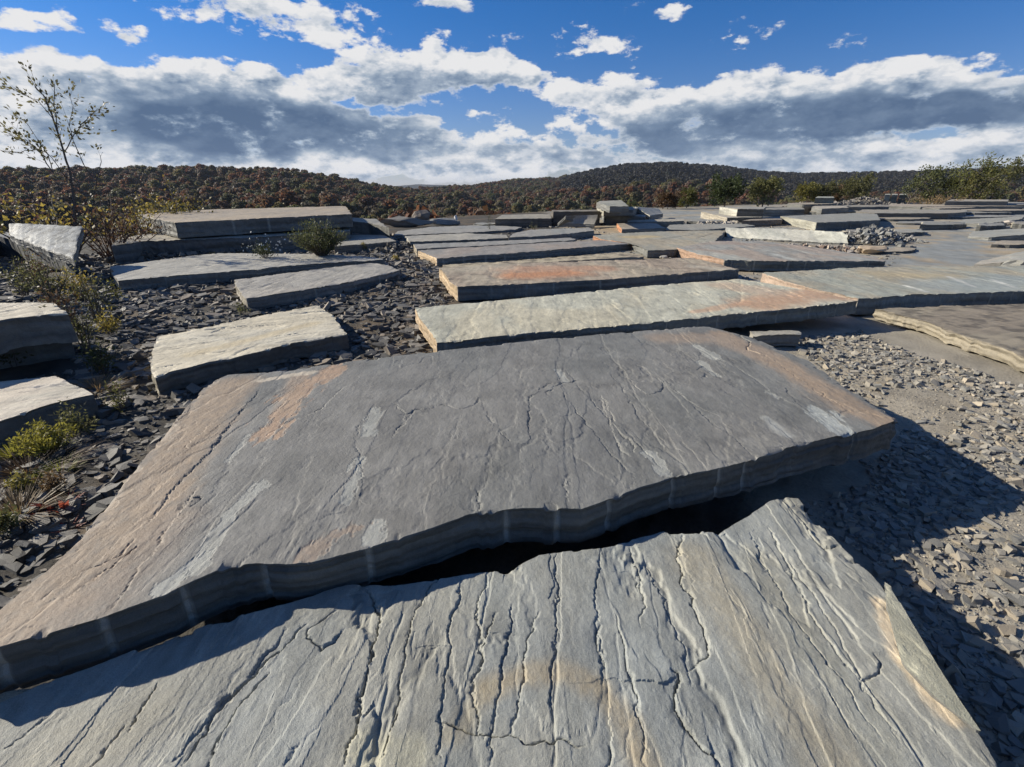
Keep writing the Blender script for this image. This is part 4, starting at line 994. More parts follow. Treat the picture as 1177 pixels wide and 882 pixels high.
MAT_CHIP = vcol_material("slate_chip", rough=0.68, spec=0.35, noise_scale=25, var=0.6, bump=0.004)
MAT_RUBBLE = vcol_material("rubble_stone", rough=0.85, spec=0.25, noise_scale=30, var=0.6, bump=0.005)
rng = np.random.default_rng(5)
flat_shapes = [chip_shape(rng, rng.uniform(0.12, 0.26)) for _ in range(14)]
lump_shapes = [chip_shape(rng, rng.uniform(0.35, 0.6)) for _ in range(14)]
DARKP = [(.10, .094, .082), (.13, .122, .106), (.075, .07, .06), (.175, .16, .135), (.20, .165, .125)]
PALEP = [(.25, .232, .197), (.215, .205, .182), (.28, .255, .21), (.19, .185, .168), (.30, .26, .20)]

def scatter(n, poly_px, r, smin, smax, clump, thr, power=2.0, grow=0.0):
    P = pt(np.array([p[0] for p in poly_px], float), np.array([p[1] for p in poly_px], float), 0.0)[:, :2]
    lo = P.min(0); hi = P.max(0)
    # pick more of them close to the camera
    u = r.uniform(0, 1, n * 3); x = r.uniform(lo[0], hi[0], n * 3); y = lo[1] + (hi[1] - lo[1]) * u ** power
    ok = in_poly(x, y, P)
    ok &= fbm(x * clump, y * clump, 55, 3) + r.uniform(-.14, .14, len(x)) > thr
    x = x[ok]; y = y[ok]
    ok = ~blocked(x, y); x = x[ok][:n]; y = y[ok][:n]
    s = smin * (smax / smin) ** (r.uniform(0, 1, len(x)) ** 2.2) * (1 + grow * np.clip(y, 0, 14))
    return x, y, s

def loose(name, n, poly_px, seed, smin, smax, shapes, tilt, palette, mat, label, cat, group, n_ind, clump=1.5, thr=0.3, stuff_label="", power=2.0, grow=0.0):
    r = np.random.default_rng(seed)
    x, y, s = scatter(n, poly_px, r, smin, smax, clump, thr, power, grow)
    z = ground_height(x, y) + s * 0.06
    P = np.stack([x, y, z], -1)
    u, v, f = project(P)
    app = np.where((f > 0.3) & (u > -10) & (u < PW + 10) & (v > 0) & (v < PH + 10), s * FOC / np.maximum(f, 0.3), 0)
    order = np.argsort(-app); big_i = order[:n_ind]; rest = order[n_ind:]
    # the largest ones are things of their own
    R = rot_mats(r, len(big_i), tilt * 0.8)
    pal = np.array(palette)
    meshes = []
    for k, (vv, q, t) in enumerate(shapes):
        for c in pal:
            cc = np.tile(np.append(c, 1.0), (len(vv), 1)); cc[:, :3] *= r.uniform(0.85, 1.15)
            meshes.append(make_mesh(name, vv, [q, t], mat, cc))
    import mathutils
    for k, i in enumerate(big_i):
        o = bpy.data.objects.new(name, meshes[int(r.integers(0, len(meshes)))])
        M = mathutils.Matrix(R[k].tolist()).to_4x4()
        o.matrix_world = mathutils.Matrix.Translation(P[i].tolist()) @ M @ mathutils.Matrix.Scale(float(s[i]), 4)
        COL.objects.link(o)
        tag(o, label, cat, group)
    stuff_mesh(name + "_bed", mat, P[rest], s[rest], r, shapes, tilt, palette, stuff_label, cat)

left_poly = [(-160, 760), (-160, 300), (100, 292), (300, 286), (380, 285), (450, 268), (475, 276), (500, 300), (520, 345), (500, 408), (262, 440), (40, 690), (-60, 770)]
loose("slate_chip", 36000, left_poly, 61, .016, .18, flat_shapes, .36, DARKP, MAT_CHIP, "loose flat dark slate chip in the bed left of the largest slab", "slate chip", "slate chips left of the big slab", 290, thr=.2,
      stuff_label="bed of small dark slate chips between the slabs on the left", power=1.6, grow=.065)
right_poly = [(905, 388), (990, 378), (1040, 400), (1110, 420), (1300, 480), (1500, 900), (1300, 1100), (1160, 882), (1010, 650), (960, 590), (1036, 492), (950, 425)]
loose("rubble_stone", 18000, right_poly, 62, .008, .12, flat_shapes + lump_shapes[:5], .36, PALEP, MAT_RUBBLE, "loose pale angular rubble stone on the bare lane right of the largest slab", "stone", "rubble on the right lane", 280,
      clump=0.9, thr=0.40, stuff_label="scatter of small pale rubble on the lane right of the largest slab", power=1.6)
r_ = np.random.default_rng(88)
cx_, cy_, cs_ = scatter(13000, right_poly, r_, .005, .02, 2.0, .25, 1.5)
crumb_shapes = [chip_shape(r_, .45, 4) for _ in range(6)]
stuff_mesh("gravel_crumbs", MAT_RUBBLE, np.stack([cx_, cy_, ground_height(cx_, cy_) + cs_ * .1], -1), cs_, r_, crumb_shapes, .6, PALEP, "fine stone crumbs over the bare lane right of the largest slab", "gravel")
# crumbs in the shade under the big slab
loose("dark_rubble_stone", 1500, [(480, 650), (700, 570), (1000, 525), (1040, 520), (1120, 580), (1010, 640), (900, 575), (690, 640)], 63, .015, .09, lump_shapes, .4, PALEP, MAT_RUBBLE,
      "angular stone in the shaded gap between the two nearest slabs", "stone", "rubble in the shaded gap", 40, thr=.25, stuff_label="small rubble in the shaded gap between the two nearest slabs", power=1.0)

# broken bits lying in the gaps of the centre rows
r_ = np.random.default_rng(89)
cx_, cy_, cs_ = scatter(2600, [(478, 345), (470, 280), (560, 262), (800, 256), (1000, 262), (1040, 300), (990, 340), (880, 330), (760, 340)], r_, .03, .22, 1.0, .3, 1.4)
stuff_mesh("gap_rubble", MAT_RUBBLE, np.stack([cx_, cy_, ground_height(cx_, cy_) + cs_ * .08], -1), cs_, r_, flat_shapes + lump_shapes[:6], .5, PALEP + DARKP[:3], "broken bits of stone in the gaps between the centre rows of slabs", "rubble")

def pile(name, label, u0, v0, u1, v1, height, n, seed, smin, smax, palette):
    """heap of angular stones: along a ground line, rounded cross-section"""
    r = np.random.default_rng(seed)
    a = pt(u0, v0, 0)[:2]; b = pt(u1, v1, 0)[:2]
    d = b - a; Ln = np.linalg.norm(d); d /= Ln; nrm = np.array([-d[1], d[0]])
    t = r.uniform(0, 1, n); w = r.normal(size=n) * 0.5
    hh = height * (0.35 + 0.65 * fbm(t * 4, t * 0 + seed, seed, 3) * 1.4) * np.minimum(1, np.minimum(t, 1 - t) / 0.15 + 0.15)
    prof = np.exp(-w * w * 1.6)
    xy = a[None] + d[None] * (t * Ln)[:, None] + nrm[None] * (w * height * 1.9)[:, None]
    s = smin * (smax / smin) ** (r.uniform(0, 1, n) ** 1.8)
    z = ground_height(xy[:, 0], xy[:, 1]) + hh * prof * r.uniform(0.3, 1.0, n) + s * 0.05
    stuff_mesh(name, MAT_RUBBLE, np.stack([xy[:, 0], xy[:, 1], z], -1), s, r, lump_shapes + flat_shapes, .9, palette, label, "rubble pile")

pile("rubble_pile", "heap of small grey stones at the right end of the pale ribbed slab", 985, 281, 1016, 273, .6, 900, 71, .06, .3, [(.22, .22, .205), (.18, .18, .17), (.26, .245, .22)])
pile("rubble_bank", "far grey rubble bank behind the square perched block", 905, 240, 1015, 236, .7, 900, 72, .15, .8, [(.17, .16, .14), (.14, .13, .115), (.2, .18, .155)])
pile("rubble_bank", "far grey rubble bank left of the three upright stones", 985, 236.5, 1012, 235.5, .9, 500, 73, .15, .8, [(.17, .16, .14), (.14, .13, .115), (.2, .18, .155)])
pile("rubble_row", "row of broken brown fragments under the pale ribbed slab", 876, 283, 990, 291, .16, 420, 74, .06, .28, [(.27, .2, .16), (.22, .2, .18), (.33, .28, .22)])
pile("rubble_row", "pale fragments at the foot of the leaning dark blocks", 800, 261, 850, 260, .25, 260, 75, .1, .4, [(.38, .34, .28), (.33, .3, .26)])
pile("rubble_row", "dark fragments between the left stack and the wide light grey slab", 120, 300, 300, 291, .2, 500, 76, .05, .28, DARKP)
pile("rubble_row", "fragments strewn along the edge left of the chip path top", 430, 291, 476, 283, .22, 380, 77, .05, .25, DARKP)

def boulder(label, u, v, size, seed, col, squash=(1, 1, .6), name="boulder"):
    """irregular faceted stone"""
    r = np.random.default_rng(seed)
    import bmesh
    bm = bmesh.new(); bmesh.ops.create_icosphere(bm, subdivisions=3, radius=0.5)
    vs = np.array([p.co[:] for p in bm.verts]); fs = np.array([[q.index for q in f.verts] for f in bm.faces]); bm.free()
    for k in range(16):                               # cut planes give it broken facets
        d = r.normal(size=3); d /= np.linalg.norm(d); lim = r.uniform(0.28, 0.42)
        ex = vs @ d - lim
        vs = vs - np.where(ex > 0, ex, 0)[:, None] * d[None]
    vs = vs * np.array(squash) * size
    vs += (fbm(vs[:, 0] * 9 / size, vs[:, 1] * 9 / size + vs[:, 2] * 5 / size, seed, 3)[:, None] - 0.5) * 0.06 * size
    vs[:, 2] -= vs[:, 2].min()
    c = np.tile(np.append(col, 1.0), (len(vs), 1)); c[:, :3] *= (0.75 + 0.5 * fbm(vs[:, 0] * 6 / size, vs[:, 2] * 6 / size, seed + 1, 3))[:, None]
    p = pt(u, v, 0.0)
    o = obj(name, make_mesh(name, vs, fs, MAT_RUBBLE, c), loc=(p[0], p[1], float(ground_height(p[0:1], p[1:2])[0]) - 0.03 * size))
    return tag(o, label, "boulder")

boulder("rounded grey boulder in front of the tilted dark wedge slab at the right edge", 1172, 312, 1.1, 1, (.33, .32, .28), (1.2, .8, .45))
boulder("triangular brown rock standing at the quarry edge", 486, 256, 1.3, 2, (.2, .17, .14), (1.1, .6, .7))
boulder("low dark rock right of the triangular rock at the quarry edge", 512, 258.5, 1.5, 3, (.22, .22, .21), (1.3, .6, .35))
boulder("low dark flat rock left of the triangular rock at the quarry edge", 468, 260.5, 2.2, 13, (.2, .19, .17), (1.5, .6, .3))
boulder("big pinkish boulder at the far right edge beneath the windblown shrubs", 1160, 231, 5.2, 4, (.34, .26, .23), (1.5, .8, .55))
boulder("low pinkish boulder left of the big pinkish boulder", 1120, 231.5, 4.2, 5, (.32, .25, .22), (1.5, .8, .35))
boulder("small pale stone behind the grey wedge slab at the right edge", 1158, 259, .7, 6, (.5, .44, .36), (1.3, .8, .5))
boulder("second small pale stone behind the grey wedge slab", 1168, 259.5, .6, 7, (.5, .44, .36), (1.2, .8, .5))
boulder("buff stone at the right end of the wide drilled slab", 1001, 291.5, .75, 8, (.42, .33, .23), (1.4, .8, .5))
boulder("white stone in front of the fractured tan slab", 763, 297.5, .22, 9, (.38, .35, .30), (1.3, .8, .7))
boulder("small white stone standing on the broad flat slab near the quarry edge", 524, 258, .45, 10, (.6, .58, .55), (.5, .5, 1.4))

# ------------------------------------------------------------------ plants
def tube(pts, r0, r1, sides=5):
    pts = np.asarray(pts, float); n = len(pts)
    t = np.gradient(pts, axis=0); t /= np.maximum(np.linalg.norm(t, axis=1, keepdims=True), 1e-9)
    ref = np.where(np.abs(t[:, 2:3]) > 0.9, np.array([[1.0, 0, 0]]), np.array([[0, 0, 1.0]]))
    a = np.cross(t, ref); a /= np.linalg.norm(a, axis=1, keepdims=True); b = np.cross(t, a)
    rad = np.linspace(r0, r1, n)
    th = np.arange(sides) * 2 * math.pi / sides
    v = pts[:, None] + rad[:, None, None] * (np.cos(th)[None, :, None] * a[:, None] + np.sin(th)[None, :, None] * b[:, None])
    f = []
    for i in range(n - 1):
        for k in range(sides):
            f.append([i * sides + k, i * sides + (k + 1) % sides, (i + 1) * sides + (k + 1) % sides, (i + 1) * sides + k])
    return v.reshape(-1, 3), np.array(f)

class Geo:
    def __init__(self): self.v = []; self.f = []; self.c = []; self.n = 0
    def add(self, v, f, c):
        self.v.append(v); self.f.append(np.asarray(f) + self.n); self.n += len(v)
        self.c.append(np.tile(np.asarray(c, float), (len(v), 1)) if np.ndim(c) == 1 else c)
    def mesh(self, name, mat):
        fs = {}
        for f in self.f: fs.setdefault(f.shape[1], []).append(f)
        return make_mesh(name, np.concatenate(self.v), [np.concatenate(q) for q in fs.values()], mat, np.concatenate(self.c))

def leaf_quads(geo, C, direction, size, rng, aspect=0.5, hue=0.5, spread=0.6):
    """pointed four-sided leaves growing from C roughly along `direction`"""
    n = len(C)
    d = direction + rng.normal(size=(n, 3)) * spread; d /= np.linalg.norm(d, axis=1, keepdims=True)
    s = np.cross(d, rng.normal(size=(n, 3))); s /= np.maximum(np.linalg.norm(s, axis=1, keepdims=True), 1e-9)
    L = (size * rng.uniform(0.6, 1.25, n))[:, None]
    v = np.stack([C, C + d * L * 0.5 + s * L * aspect * 0.5, C + d * L, C + d * L * 0.45 - s * L * aspect * 0.5], 1).reshape(-1, 3)
    f = np.arange(n * 4).reshape(n, 4)
    c = np.ones((n, 4)); c[:, 0] = np.clip(hue + rng.normal(size=n) * 0.2, 0, 1); c[:, 1] = rng.uniform(0.65, 1.2, n)
    geo.add(v, f, np.repeat(c, 4, 0))

BARK = plain_material("twig_bark", (.085, .07, .055), .85, .4, 30)
RED_BARK = plain_material("reddish_stem", (.12, .065, .045), .8, .4, 30)
YELLOWGREEN = leaf_material("yellow_green_leaf", [(0, (.28, .22, .05)), (.35, (.18, .18, .05)), (.7, (.34, .26, .06)), (1, (.28, .22, .05))], trans=.4)
OLIVE = leaf_material("olive_leaf", [(0, (.12, .125, .045)), (.5, (.155, .15, .06)), (.8, (.09, .10, .04)), (1, (.12, .125, .045))], trans=.4)
DEEPGREEN = leaf_material("deep_green_leaf", [(0, (.055, .072, .025)), (.5, (.085, .10, .035)), (.8, (.045, .06, .022)), (1, (.055, .072, .025))], trans=.3)
GOLD = leaf_material("golden_leaf", [(0, (.15, .14, .035)), (.4, (.11, .12, .035)), (.7, (.17, .125, .035)), (1, (.15, .14, .035))], trans=.35)
BROWNLEAF = leaf_material("brown_leaf", [(0, (.13, .075, .04)), (.5, (.10, .075, .04)), (.8, (.15, .10, .045)), (1, (.13, .075, .04))], trans=.3)
LIME = leaf_material("lime_tuft", [(0, (.22, .22, .04)), (.5, (.30, .27, .05)), (.8, (.15, .16, .04)), (1, (.22, .22, .04))], trans=.45)
DRY = leaf_material("dry_grass", [(0, (.20, .14, .07)), (.5, (.26, .18, .09)), (.8, (.16, .10, .055)), (1, (.20, .14, .07))], trans=.3)
REDLEAF = leaf_material("red_leaf", [(0, (.32, .05, .035)), (.5, (.38, .10, .06)), (1, (.32, .05, .035))], trans=.4)
DARKLEAF = leaf_material("dark_sapling_leaf", [(0, (.10, .105, .05)), (.5, (.15, .13, .06)), (.8, (.08, .08, .045)), (1, (.10, .105, .05))], trans=.45)
WHITEFL = plain_material("white_flower", (.62, .62, .58), .7, .1, 20)

def root(name, u, v, label, cat, z=None, group=None):
    p = pt(u, v, 0.0 if z is None else z)
    zz = float(ground_height(p[0:1], p[1:2])[0]) if z is None else z
    o = obj(name, None, loc=(float(p[0]), float(p[1]), zz - 0.02))
    o.empty_display_size = 0.2
    return tag(o, label, cat, group), float(math.hypot(p[0], p[1]))

def bush(name, u, v, label, height, width, seed, mat, stems=14, leaf=0.06, per=60, lean=(0, 0), hue=.5, bark=None, z=None, cat="shrub", open_=0.5, aspect=.4, group=None, dense=1.0):
    """many upright stems with side twigs, leaves along them"""
    o, dist = root(name, u, v, label, cat, z, group)
    r = np.random.default_rng(seed); gs = Geo(); gl = Geo()
    for k in range(stems):
        th = r.uniform(0, 2 * math.pi); q = math.sqrt(r.uniform(0, 1)) * width * 0.5
        h = height * r.uniform(0.6, 1.0) * (1 - 0.45 * (q / (width * .5)) ** 2)
        tip = np.array([q * math.cos(th) + lean[0] * h, q * math.sin(th) + lean[1] * h, h])
        base = np.array([tip[0] * 0.15, tip[1] * 0.15, 0])
        t = np.linspace(0, 1, 7)[:, None]
        P = base + (tip - base) * t + np.array([tip[0], tip[1], 0])[None] * (t * t - t) * 0.5 + r.normal(size=(7, 3)) * 0.02 * height * t
        vv, ff = tube(P, 0.012 * height, 0.003 * height, 4); gs.add(vv, ff, (1, 1, 1, 1))
        for m in range(5):
            i0 = r.uniform(0.25, 0.95); b0 = P[int(i0 * 6)]
            dirn = r.normal(size=3) * np.array([1, 1, .4]) + np.array([lean[0], lean[1], .9]); dirn /= np.linalg.norm(dirn)
            L = height * r.uniform(.12, .3) * (1.2 - i0 * .6)
            tw = b0 + dirn * np.linspace(0, L, 3)[:, None]
            vv, ff = tube(tw, .004 * height, .0015 * height, 3); gs.add(vv, ff, (1, 1, 1, 1))
            nl = int(per * dense / 6)
            C = tw[0] + (tw[-1] - tw[0]) * r.uniform(.1, 1.1, (nl, 1)) + r.normal(size=(nl, 3)) * leaf * open_
            leaf_quads(gl, C, dirn, leaf, r, aspect, hue)
        nl = int(per * dense / 4)
        C = P[-3] + (P[-1] - P[-3]) * r.uniform(-.3, 1.05, (nl, 1)) + r.normal(size=(nl, 3)) * leaf * open_
        leaf_quads(gl, C, P[-1] - P[-2] + np.array([0, 0, .02]), leaf, r, aspect, hue)
    obj("stems", gs.mesh("stems", bark or BARK), o); obj("foliage", gl.mesh("foliage", mat), o)
    return o

def tree(name, u, v, label, height, width, seed, mat, leaf, limbs=9, per=90, lean=(0, 0), cat="tree", group=None, hue=.5):
    """tapered trunk, limbs, twigs and a leaf-clump crown"""
    o, dist = root(name, u, v, label, cat, None, group)
    r = np.random.default_rng(seed); gt = Geo(); gl = Geo()
    t = np.linspace(0, 1, 8)[:, None]
    trunk = np.concatenate([np.zeros((8, 2)), t * height * .92], 1) + np.concatenate([r.normal(size=(8, 2)) * .03 * height * t, np.zeros((8, 1))], 1)
    trunk[:, 0] += lean[0] * height * t[:, 0] ** 1.4; trunk[:, 1] += lean[1] * height * t[:, 0] ** 1.4
    vv, ff = tube(trunk, .028 * height, .005 * height, 6); gt.add(vv, ff, (1, 1, 1, 1))
    for k in range(limbs * 2):
        i0 = r.uniform(.12, .95); b0 = trunk[0] + (trunk[-1] - trunk[0]) * 0 + np.array([np.interp(i0, t[:, 0], trunk[:, q]) for q in range(3)])
        th = k * 2.4 + r.normal() * .3
        Lr = width * .5 * (1.05 - abs(i0 - .35) * .95) * r.uniform(.6, 1.1)
        dirn = np.array([math.cos(th), math.sin(th), r.uniform(.25, .9)]); dirn[:2] += np.array(lean) * 1.2
        lim = b0 + dirn * np.linspace(0, Lr, 5)[:, None] + np.array([0, 0, 1]) * (np.linspace(0, 1, 5)[:, None] ** 2) * Lr * .2
        vv, ff = tube(lim, .010 * height, .003 * height, 4); gt.add(vv, ff, (1, 1, 1, 1))
        for m in range(5):
            c = lim[int(r.integers(2, 5))] + r.normal(size=3) * Lr * .22
            nl = int(per / 5); d = r.normal(size=(nl, 3)); d /= np.linalg.norm(d, axis=1, keepdims=True)
            C = c + d * r.uniform(.2, 1, (nl, 1)) ** .6 * Lr * .28
            leaf_quads(gl, C, dirn * .5 + d * .5, leaf, r, .55, np.clip(hue + r.normal() * .15, 0, 1))
    obj("trunk", gt.mesh("trunk", BARK), o); obj("crown", gl.mesh("crown", mat), o)
    return o

def tuft(name, u, v, label, height, width, n, seed, mat, blade=.008, z=None, cat="grass tuft", lean=(0, 0)):
    o, dist = root(name, u, v, label, cat, z)
    r = np.random.default_rng(seed); V = []; F = []; C = []; b = 0
    for k in range(n):
        th = r.uniform(0, 2 * math.pi); q = math.sqrt(r.uniform(0, 1)); h = height * r.uniform(.45, 1)
        p0 = np.array([math.cos(th) * q * width * .2, math.sin(th) * q * width * .2, 0])
        out = np.array([math.cos(th) * q * width * .5 + lean[0] * h, math.sin(th) * q * width * .5 + lean[1] * h, 0])
        s = np.array([-math.sin(th + r.normal()), math.cos(th), 0]) * blade * r.uniform(.6, 1.3)
        pts = [p0 + out * x ** 1.6 + np.array([0, 0, h * (x - .18 * q * x * x)]) for x in (0, .4, .75, 1)]
        V += [pts[0] - s, pts[0] + s, pts[1] - s, pts[1] + s, pts[2] - s * .6, pts[2] + s * .6, pts[3] - s * .1, pts[3] + s * .1]
        F += [[b, b + 1, b + 3, b + 2], [b + 2, b + 3, b + 5, b + 4], [b + 4, b + 5, b + 7, b + 6]]; b += 8
        c = [np.clip(.5 + r.normal() * .2, 0, 1), r.uniform(.7, 1.2), 0, 1]; C += [c] * 8
    me = make_mesh("blades", np.array(V), np.array(F), mat, np.array(C))
    obj("blades", me, o)
    return o

# ---- the sapling at the far left, bare limbs with few leaves against the sky
def sapling(name, u, v, label, seed, limbs_px, dist):
    a0, _ = azel(u, v)
    bx, by = dist * math.sin(a0), dist * math.cos(a0)
    bz = float(ground_height(np.array([bx]), np.array([by]))[0])
    o = tag(obj(name, None, loc=(bx, by, bz)), label, "sapling")
    r = np.random.default_rng(seed); gt = Geo(); gl = Geo()
    for li, (pts_, r0, r1, leaves) in enumerate(limbs_px):
        P = []
        dd = dist * (1 + r.uniform(-.05, .05))
        for k, (uu, vv_) in enumerate(pts_):
            d = ray(uu, vv_); dk = dist + (dd - dist) * k / max(1, len(pts_) - 1)
            t = dk / math.hypot(d[0], d[1]); P.append(np.array([0, 0, CAMH]) + d * t - np.array([bx, by, bz]))
        P = np.array(P)
        s = np.linspace(0, len(P) - 1, len(P) * 3); P2 = np.stack([np.interp(s, np.arange(len(P)), P[:, q]) for q in range(3)], -1)
        P2[1:-1] += r.normal(size=(len(P2) - 2, 3)) * .012
        vv, ff = tube(P2, r0, r1, 5); gt.add(vv, ff, (1, 1, 1, 1))
        for k in range(leaves):
            i = r.uniform(.25, 1) * (len(P2) - 1); q = P2[int(i)]
            dirn = (P2[-1] - P2[0]) / np.linalg.norm(P2[-1] - P2[0]) + r.normal(size=3) * .6; L = r.uniform(.12, .4)
            tw = q + dirn * np.linspace(0, L, 3)[:, None]
            vv, ff = tube(tw, r1 * .7, r1 * .3, 3); gt.add(vv, ff, (1, 1, 1, 1))
            nl = int(r.integers(5, 13)); Cc = tw[0] + (tw[-1] - tw[0]) * r.uniform(.2, 1.1, (nl, 1)) + r.normal(size=(nl, 3)) * .05
            leaf_quads(gl, Cc, dirn, .10, r, .55)
    obj("trunk", gt.mesh("trunk", BARK), o); obj("crown", gl.mesh("crown", DARKLEAF), o)
    return o

sapling("sapling", 84, 262, "thin leaning sapling with sparse dark leaves against the clouds at left", 5, [
    ([(86, 262), (84, 215), (74, 175), (62, 138), (52, 112), (40, 100)], .035, .010, 14), ([(66, 150), (62, 120), (64, 92)], .014, .006, 10), ([(74, 175), (88, 150), (104, 132), (112, 126)], .014, .006, 14),
    ([(103, 200), (92, 180), (82, 155), (78, 140)], .016, .006, 8), ([(62, 200), (48, 178), (28, 160), (5, 155)], .016, .006, 13), ([(60, 195), (55, 176), (40, 172), (22, 176), (2, 174)], .012, .005, 9),
    ([(62, 138), (45, 118), (25, 108), (8, 100)], .010, .004, 9), ([(84, 215), (66, 190), (50, 170), (30, 140), (12, 132)], .012, .004, 9), ([(104, 262), (108, 225), (114, 195), (118, 175)], .016, .006, 3),
    ([(80, 145), (84, 122), (80, 110)], .008, .004, 6)], 19.0)

def edge_shrub(name, u, v_top, dist, label, width, seed, mat, height, **kw):
    a0, _ = azel(u, 216); x, y = dist * math.sin(a0), dist * math.cos(a0)
    uu, vv, _ = project(np.array([x, y, 0.0]))
    return bush(name, float(uu), float(vv), label, height, width, seed, mat, **kw)

def ht(v_top, dist, z0=0.0):                # height of a thing whose top shows at v_top
    _, e = azel(CX, v_top); return CAMH + dist * math.tan(float(e)) - z0

edge_shrub("yellow_shrub", 45, 0, 19.5, "sparse yellow leaved shrub below the thin sapling at far left", 4.5, 11, YELLOWGREEN, ht(200, 19.5), stems=20, leaf=.12, per=26, open_=1.0, aspect=.6)
edge_shrub("brown_shrub", 108, 0, 19.0, "tangled brown twigged shrub left of the left stack", 3.6, 12, BROWNLEAF, ht(214, 19), stems=24, leaf=.09, per=26, open_=1.0, aspect=.6, bark=RED_BARK)
edge_shrub("golden_shrub", 188, 0, 25.0, "golden green shrub rising behind the left stack", 3.8, 13, YELLOWGREEN, ht(199, 25), stems=24, leaf=.12, per=42, open_=.9, aspect=.6)
edge_shrub("yellow_shrub", 150, 0, 22.0, "low yellow shrub at the left end of the left stack", 2.4, 14, YELLOWGREEN, ht(212, 22), stems=14, leaf=.11, per=30, open_=.9, aspect=.6)
bush("olive_bush", 370, 294, "round olive green bush on the wide light grey slab", 1.12, 1.75, 15, OLIVE, stems=95, leaf=.06, per=70, open_=.5, z=.21, aspect=.35)
wf = bush("white_flower_weed", 306, 297, "leafy weed with small white flowers in the shade left of the olive bush", .5, 1.0, 16, DEEPGREEN, stems=16, leaf=.06, per=34, open_=.8, z=.21, cat="weed")
gf = Geo(); rf = np.random.default_rng(44)
leaf_quads(gf, rf.normal(size=(70, 3)) * np.array([.32, .2, .1]) + np.array([0, 0, .34]), np.array([0, -.3, 1.0]), .05, rf, .9)
obj("flowers", gf.mesh("flowers", WHITEFL), wf)
bush("small_weed", 418, 289, "small yellow-green weed right of the olive bush", .42, .35, 17, YELLOWGREEN, stems=8, leaf=.05, per=30, cat="weed")
bush("goldenrod_weed", 62, 352, "tall drying yellow-green weed behind the left edge blocks", 1.15, .9, 18, OLIVE, stems=18, leaf=.06, per=40, cat="weed", open_=.6)
bush("goldenrod_weed", 30, 340, "pale upright weed in front of the big dark bluish block", 1.0, .7, 19, OLIVE, stems=10, leaf=.06, per=36, cat="weed", open_=.5)
bush("goldenrod_weed", 100, 405, "tall thin weed right of the left edge blocks", .95, .5, 20, OLIVE, stems=10, leaf=.05, per=34, cat="weed", open_=.6, hue=.3)
bush("goldenrod_weed", 112, 370, "weed with upright grey green stems above the tall thin weed", 1.0, .7, 21, OLIVE, stems=12, leaf=.055, per=34, cat="weed", open_=.6)
bush("small_weed", 136, 345, "small lime weed at the near left corner of the wide light grey slab", .5, .2, 22, LIME, stems=4, leaf=.05, per=30, cat="weed")
bush("small_weed", 140, 470, "small green weed in the chips right of the cream pink slab", .35, .25, 23, OLIVE, stems=7, leaf=.04, per=26, cat="weed")
bush("small_weed", 278, 360, "small weed at the left end of the grey pointed slab", .3, .22, 24, OLIVE, stems=6, leaf=.035, per=22, cat="weed")
bush("lime_plant", 58, 516, "bushy bright yellow-green leafy plant below the cream pink slab", .27, .5, 25, LIME, stems=34, leaf=.035, per=60, open_=.6, cat="plant", aspect=.28)
bush("lime_plant", 88, 500, "taller loose green plant right of the bushy yellow-green plant", .34, .3, 26, OLIVE, stems=14, leaf=.04, per=40, open_=.6, cat="plant", aspect=.28)
tuft("lime_tuft", 68, 540, "small green tuft in front of the bushy yellow-green plant", .12, .3, 200, 27, LIME, .005)
tuft("lime_tuft", 16, 524, "small lime tuft at the left edge beside the dry grass", .14, .22, 160, 28, LIME, .005)
tuft("dry_grass_tuft", 30, 540, "brown dry grass clump at the left edge below the tufts", .15, .8, 420, 29, DRY, .004)
tuft("dry_grass_tuft", 112, 446, "reddish brown dry grass clump at the right end of the cream pink slab", .16, .6, 500, 30, DRY, .004)
tuft("dry_grass_tuft", 20, 590, "sparse dry brown grass at the left edge near the red leaves", .18, .6, 220, 31, DRY, .004)
tuft("red_leaf_plant", 72, 582, "small plant with bright red pointed leaves beside the largest slab", .12, .26, 16, 32, REDLEAF, .012, cat="plant")
tuft("red_leaf_plant", 76, 602, "tiny red leaved sprig below the bright red plant", .07, .15, 9, 33, REDLEAF, .010, cat="plant")

rw = np.random.default_rng(9)
for k, (u, v, hgt, lab) in enumerate([(18, 420, .5, "grey-green weed at the foot of the left edge blocks"), (92, 345, .8, "tangled weed left of the wide light grey slab"), (75, 380, .8, "bushy weed between the left edge blocks and chips"), (118, 430, .55, "drying weed above the reddish dry grass clump"),
                                      (30, 560, .22, "low dark green weed below the dry grass at the left edge"), (60, 566, .2, "low green weed beside the bright red plant"), (8, 610, .2, "low brown weed at the left edge beside the largest slab"), (128, 385, .5, "thin pale weed left of the nearest cream slab"), (48, 330, .9, "tall pale weed under the pale leaning slab"), (245, 300, .3, "tiny weed on the chips at the left stack"), (455, 300, .3, "tiny dry weed at the top of the chip path")]):
    bush("roadside_weed", u, v, lab, hgt, hgt * .8, 200 + k, (OLIVE, YELLOWGREEN, BROWNLEAF)[k % 3], stems=12, leaf=.05 * (.5 + hgt), per=34, cat="weed", open_=.7)

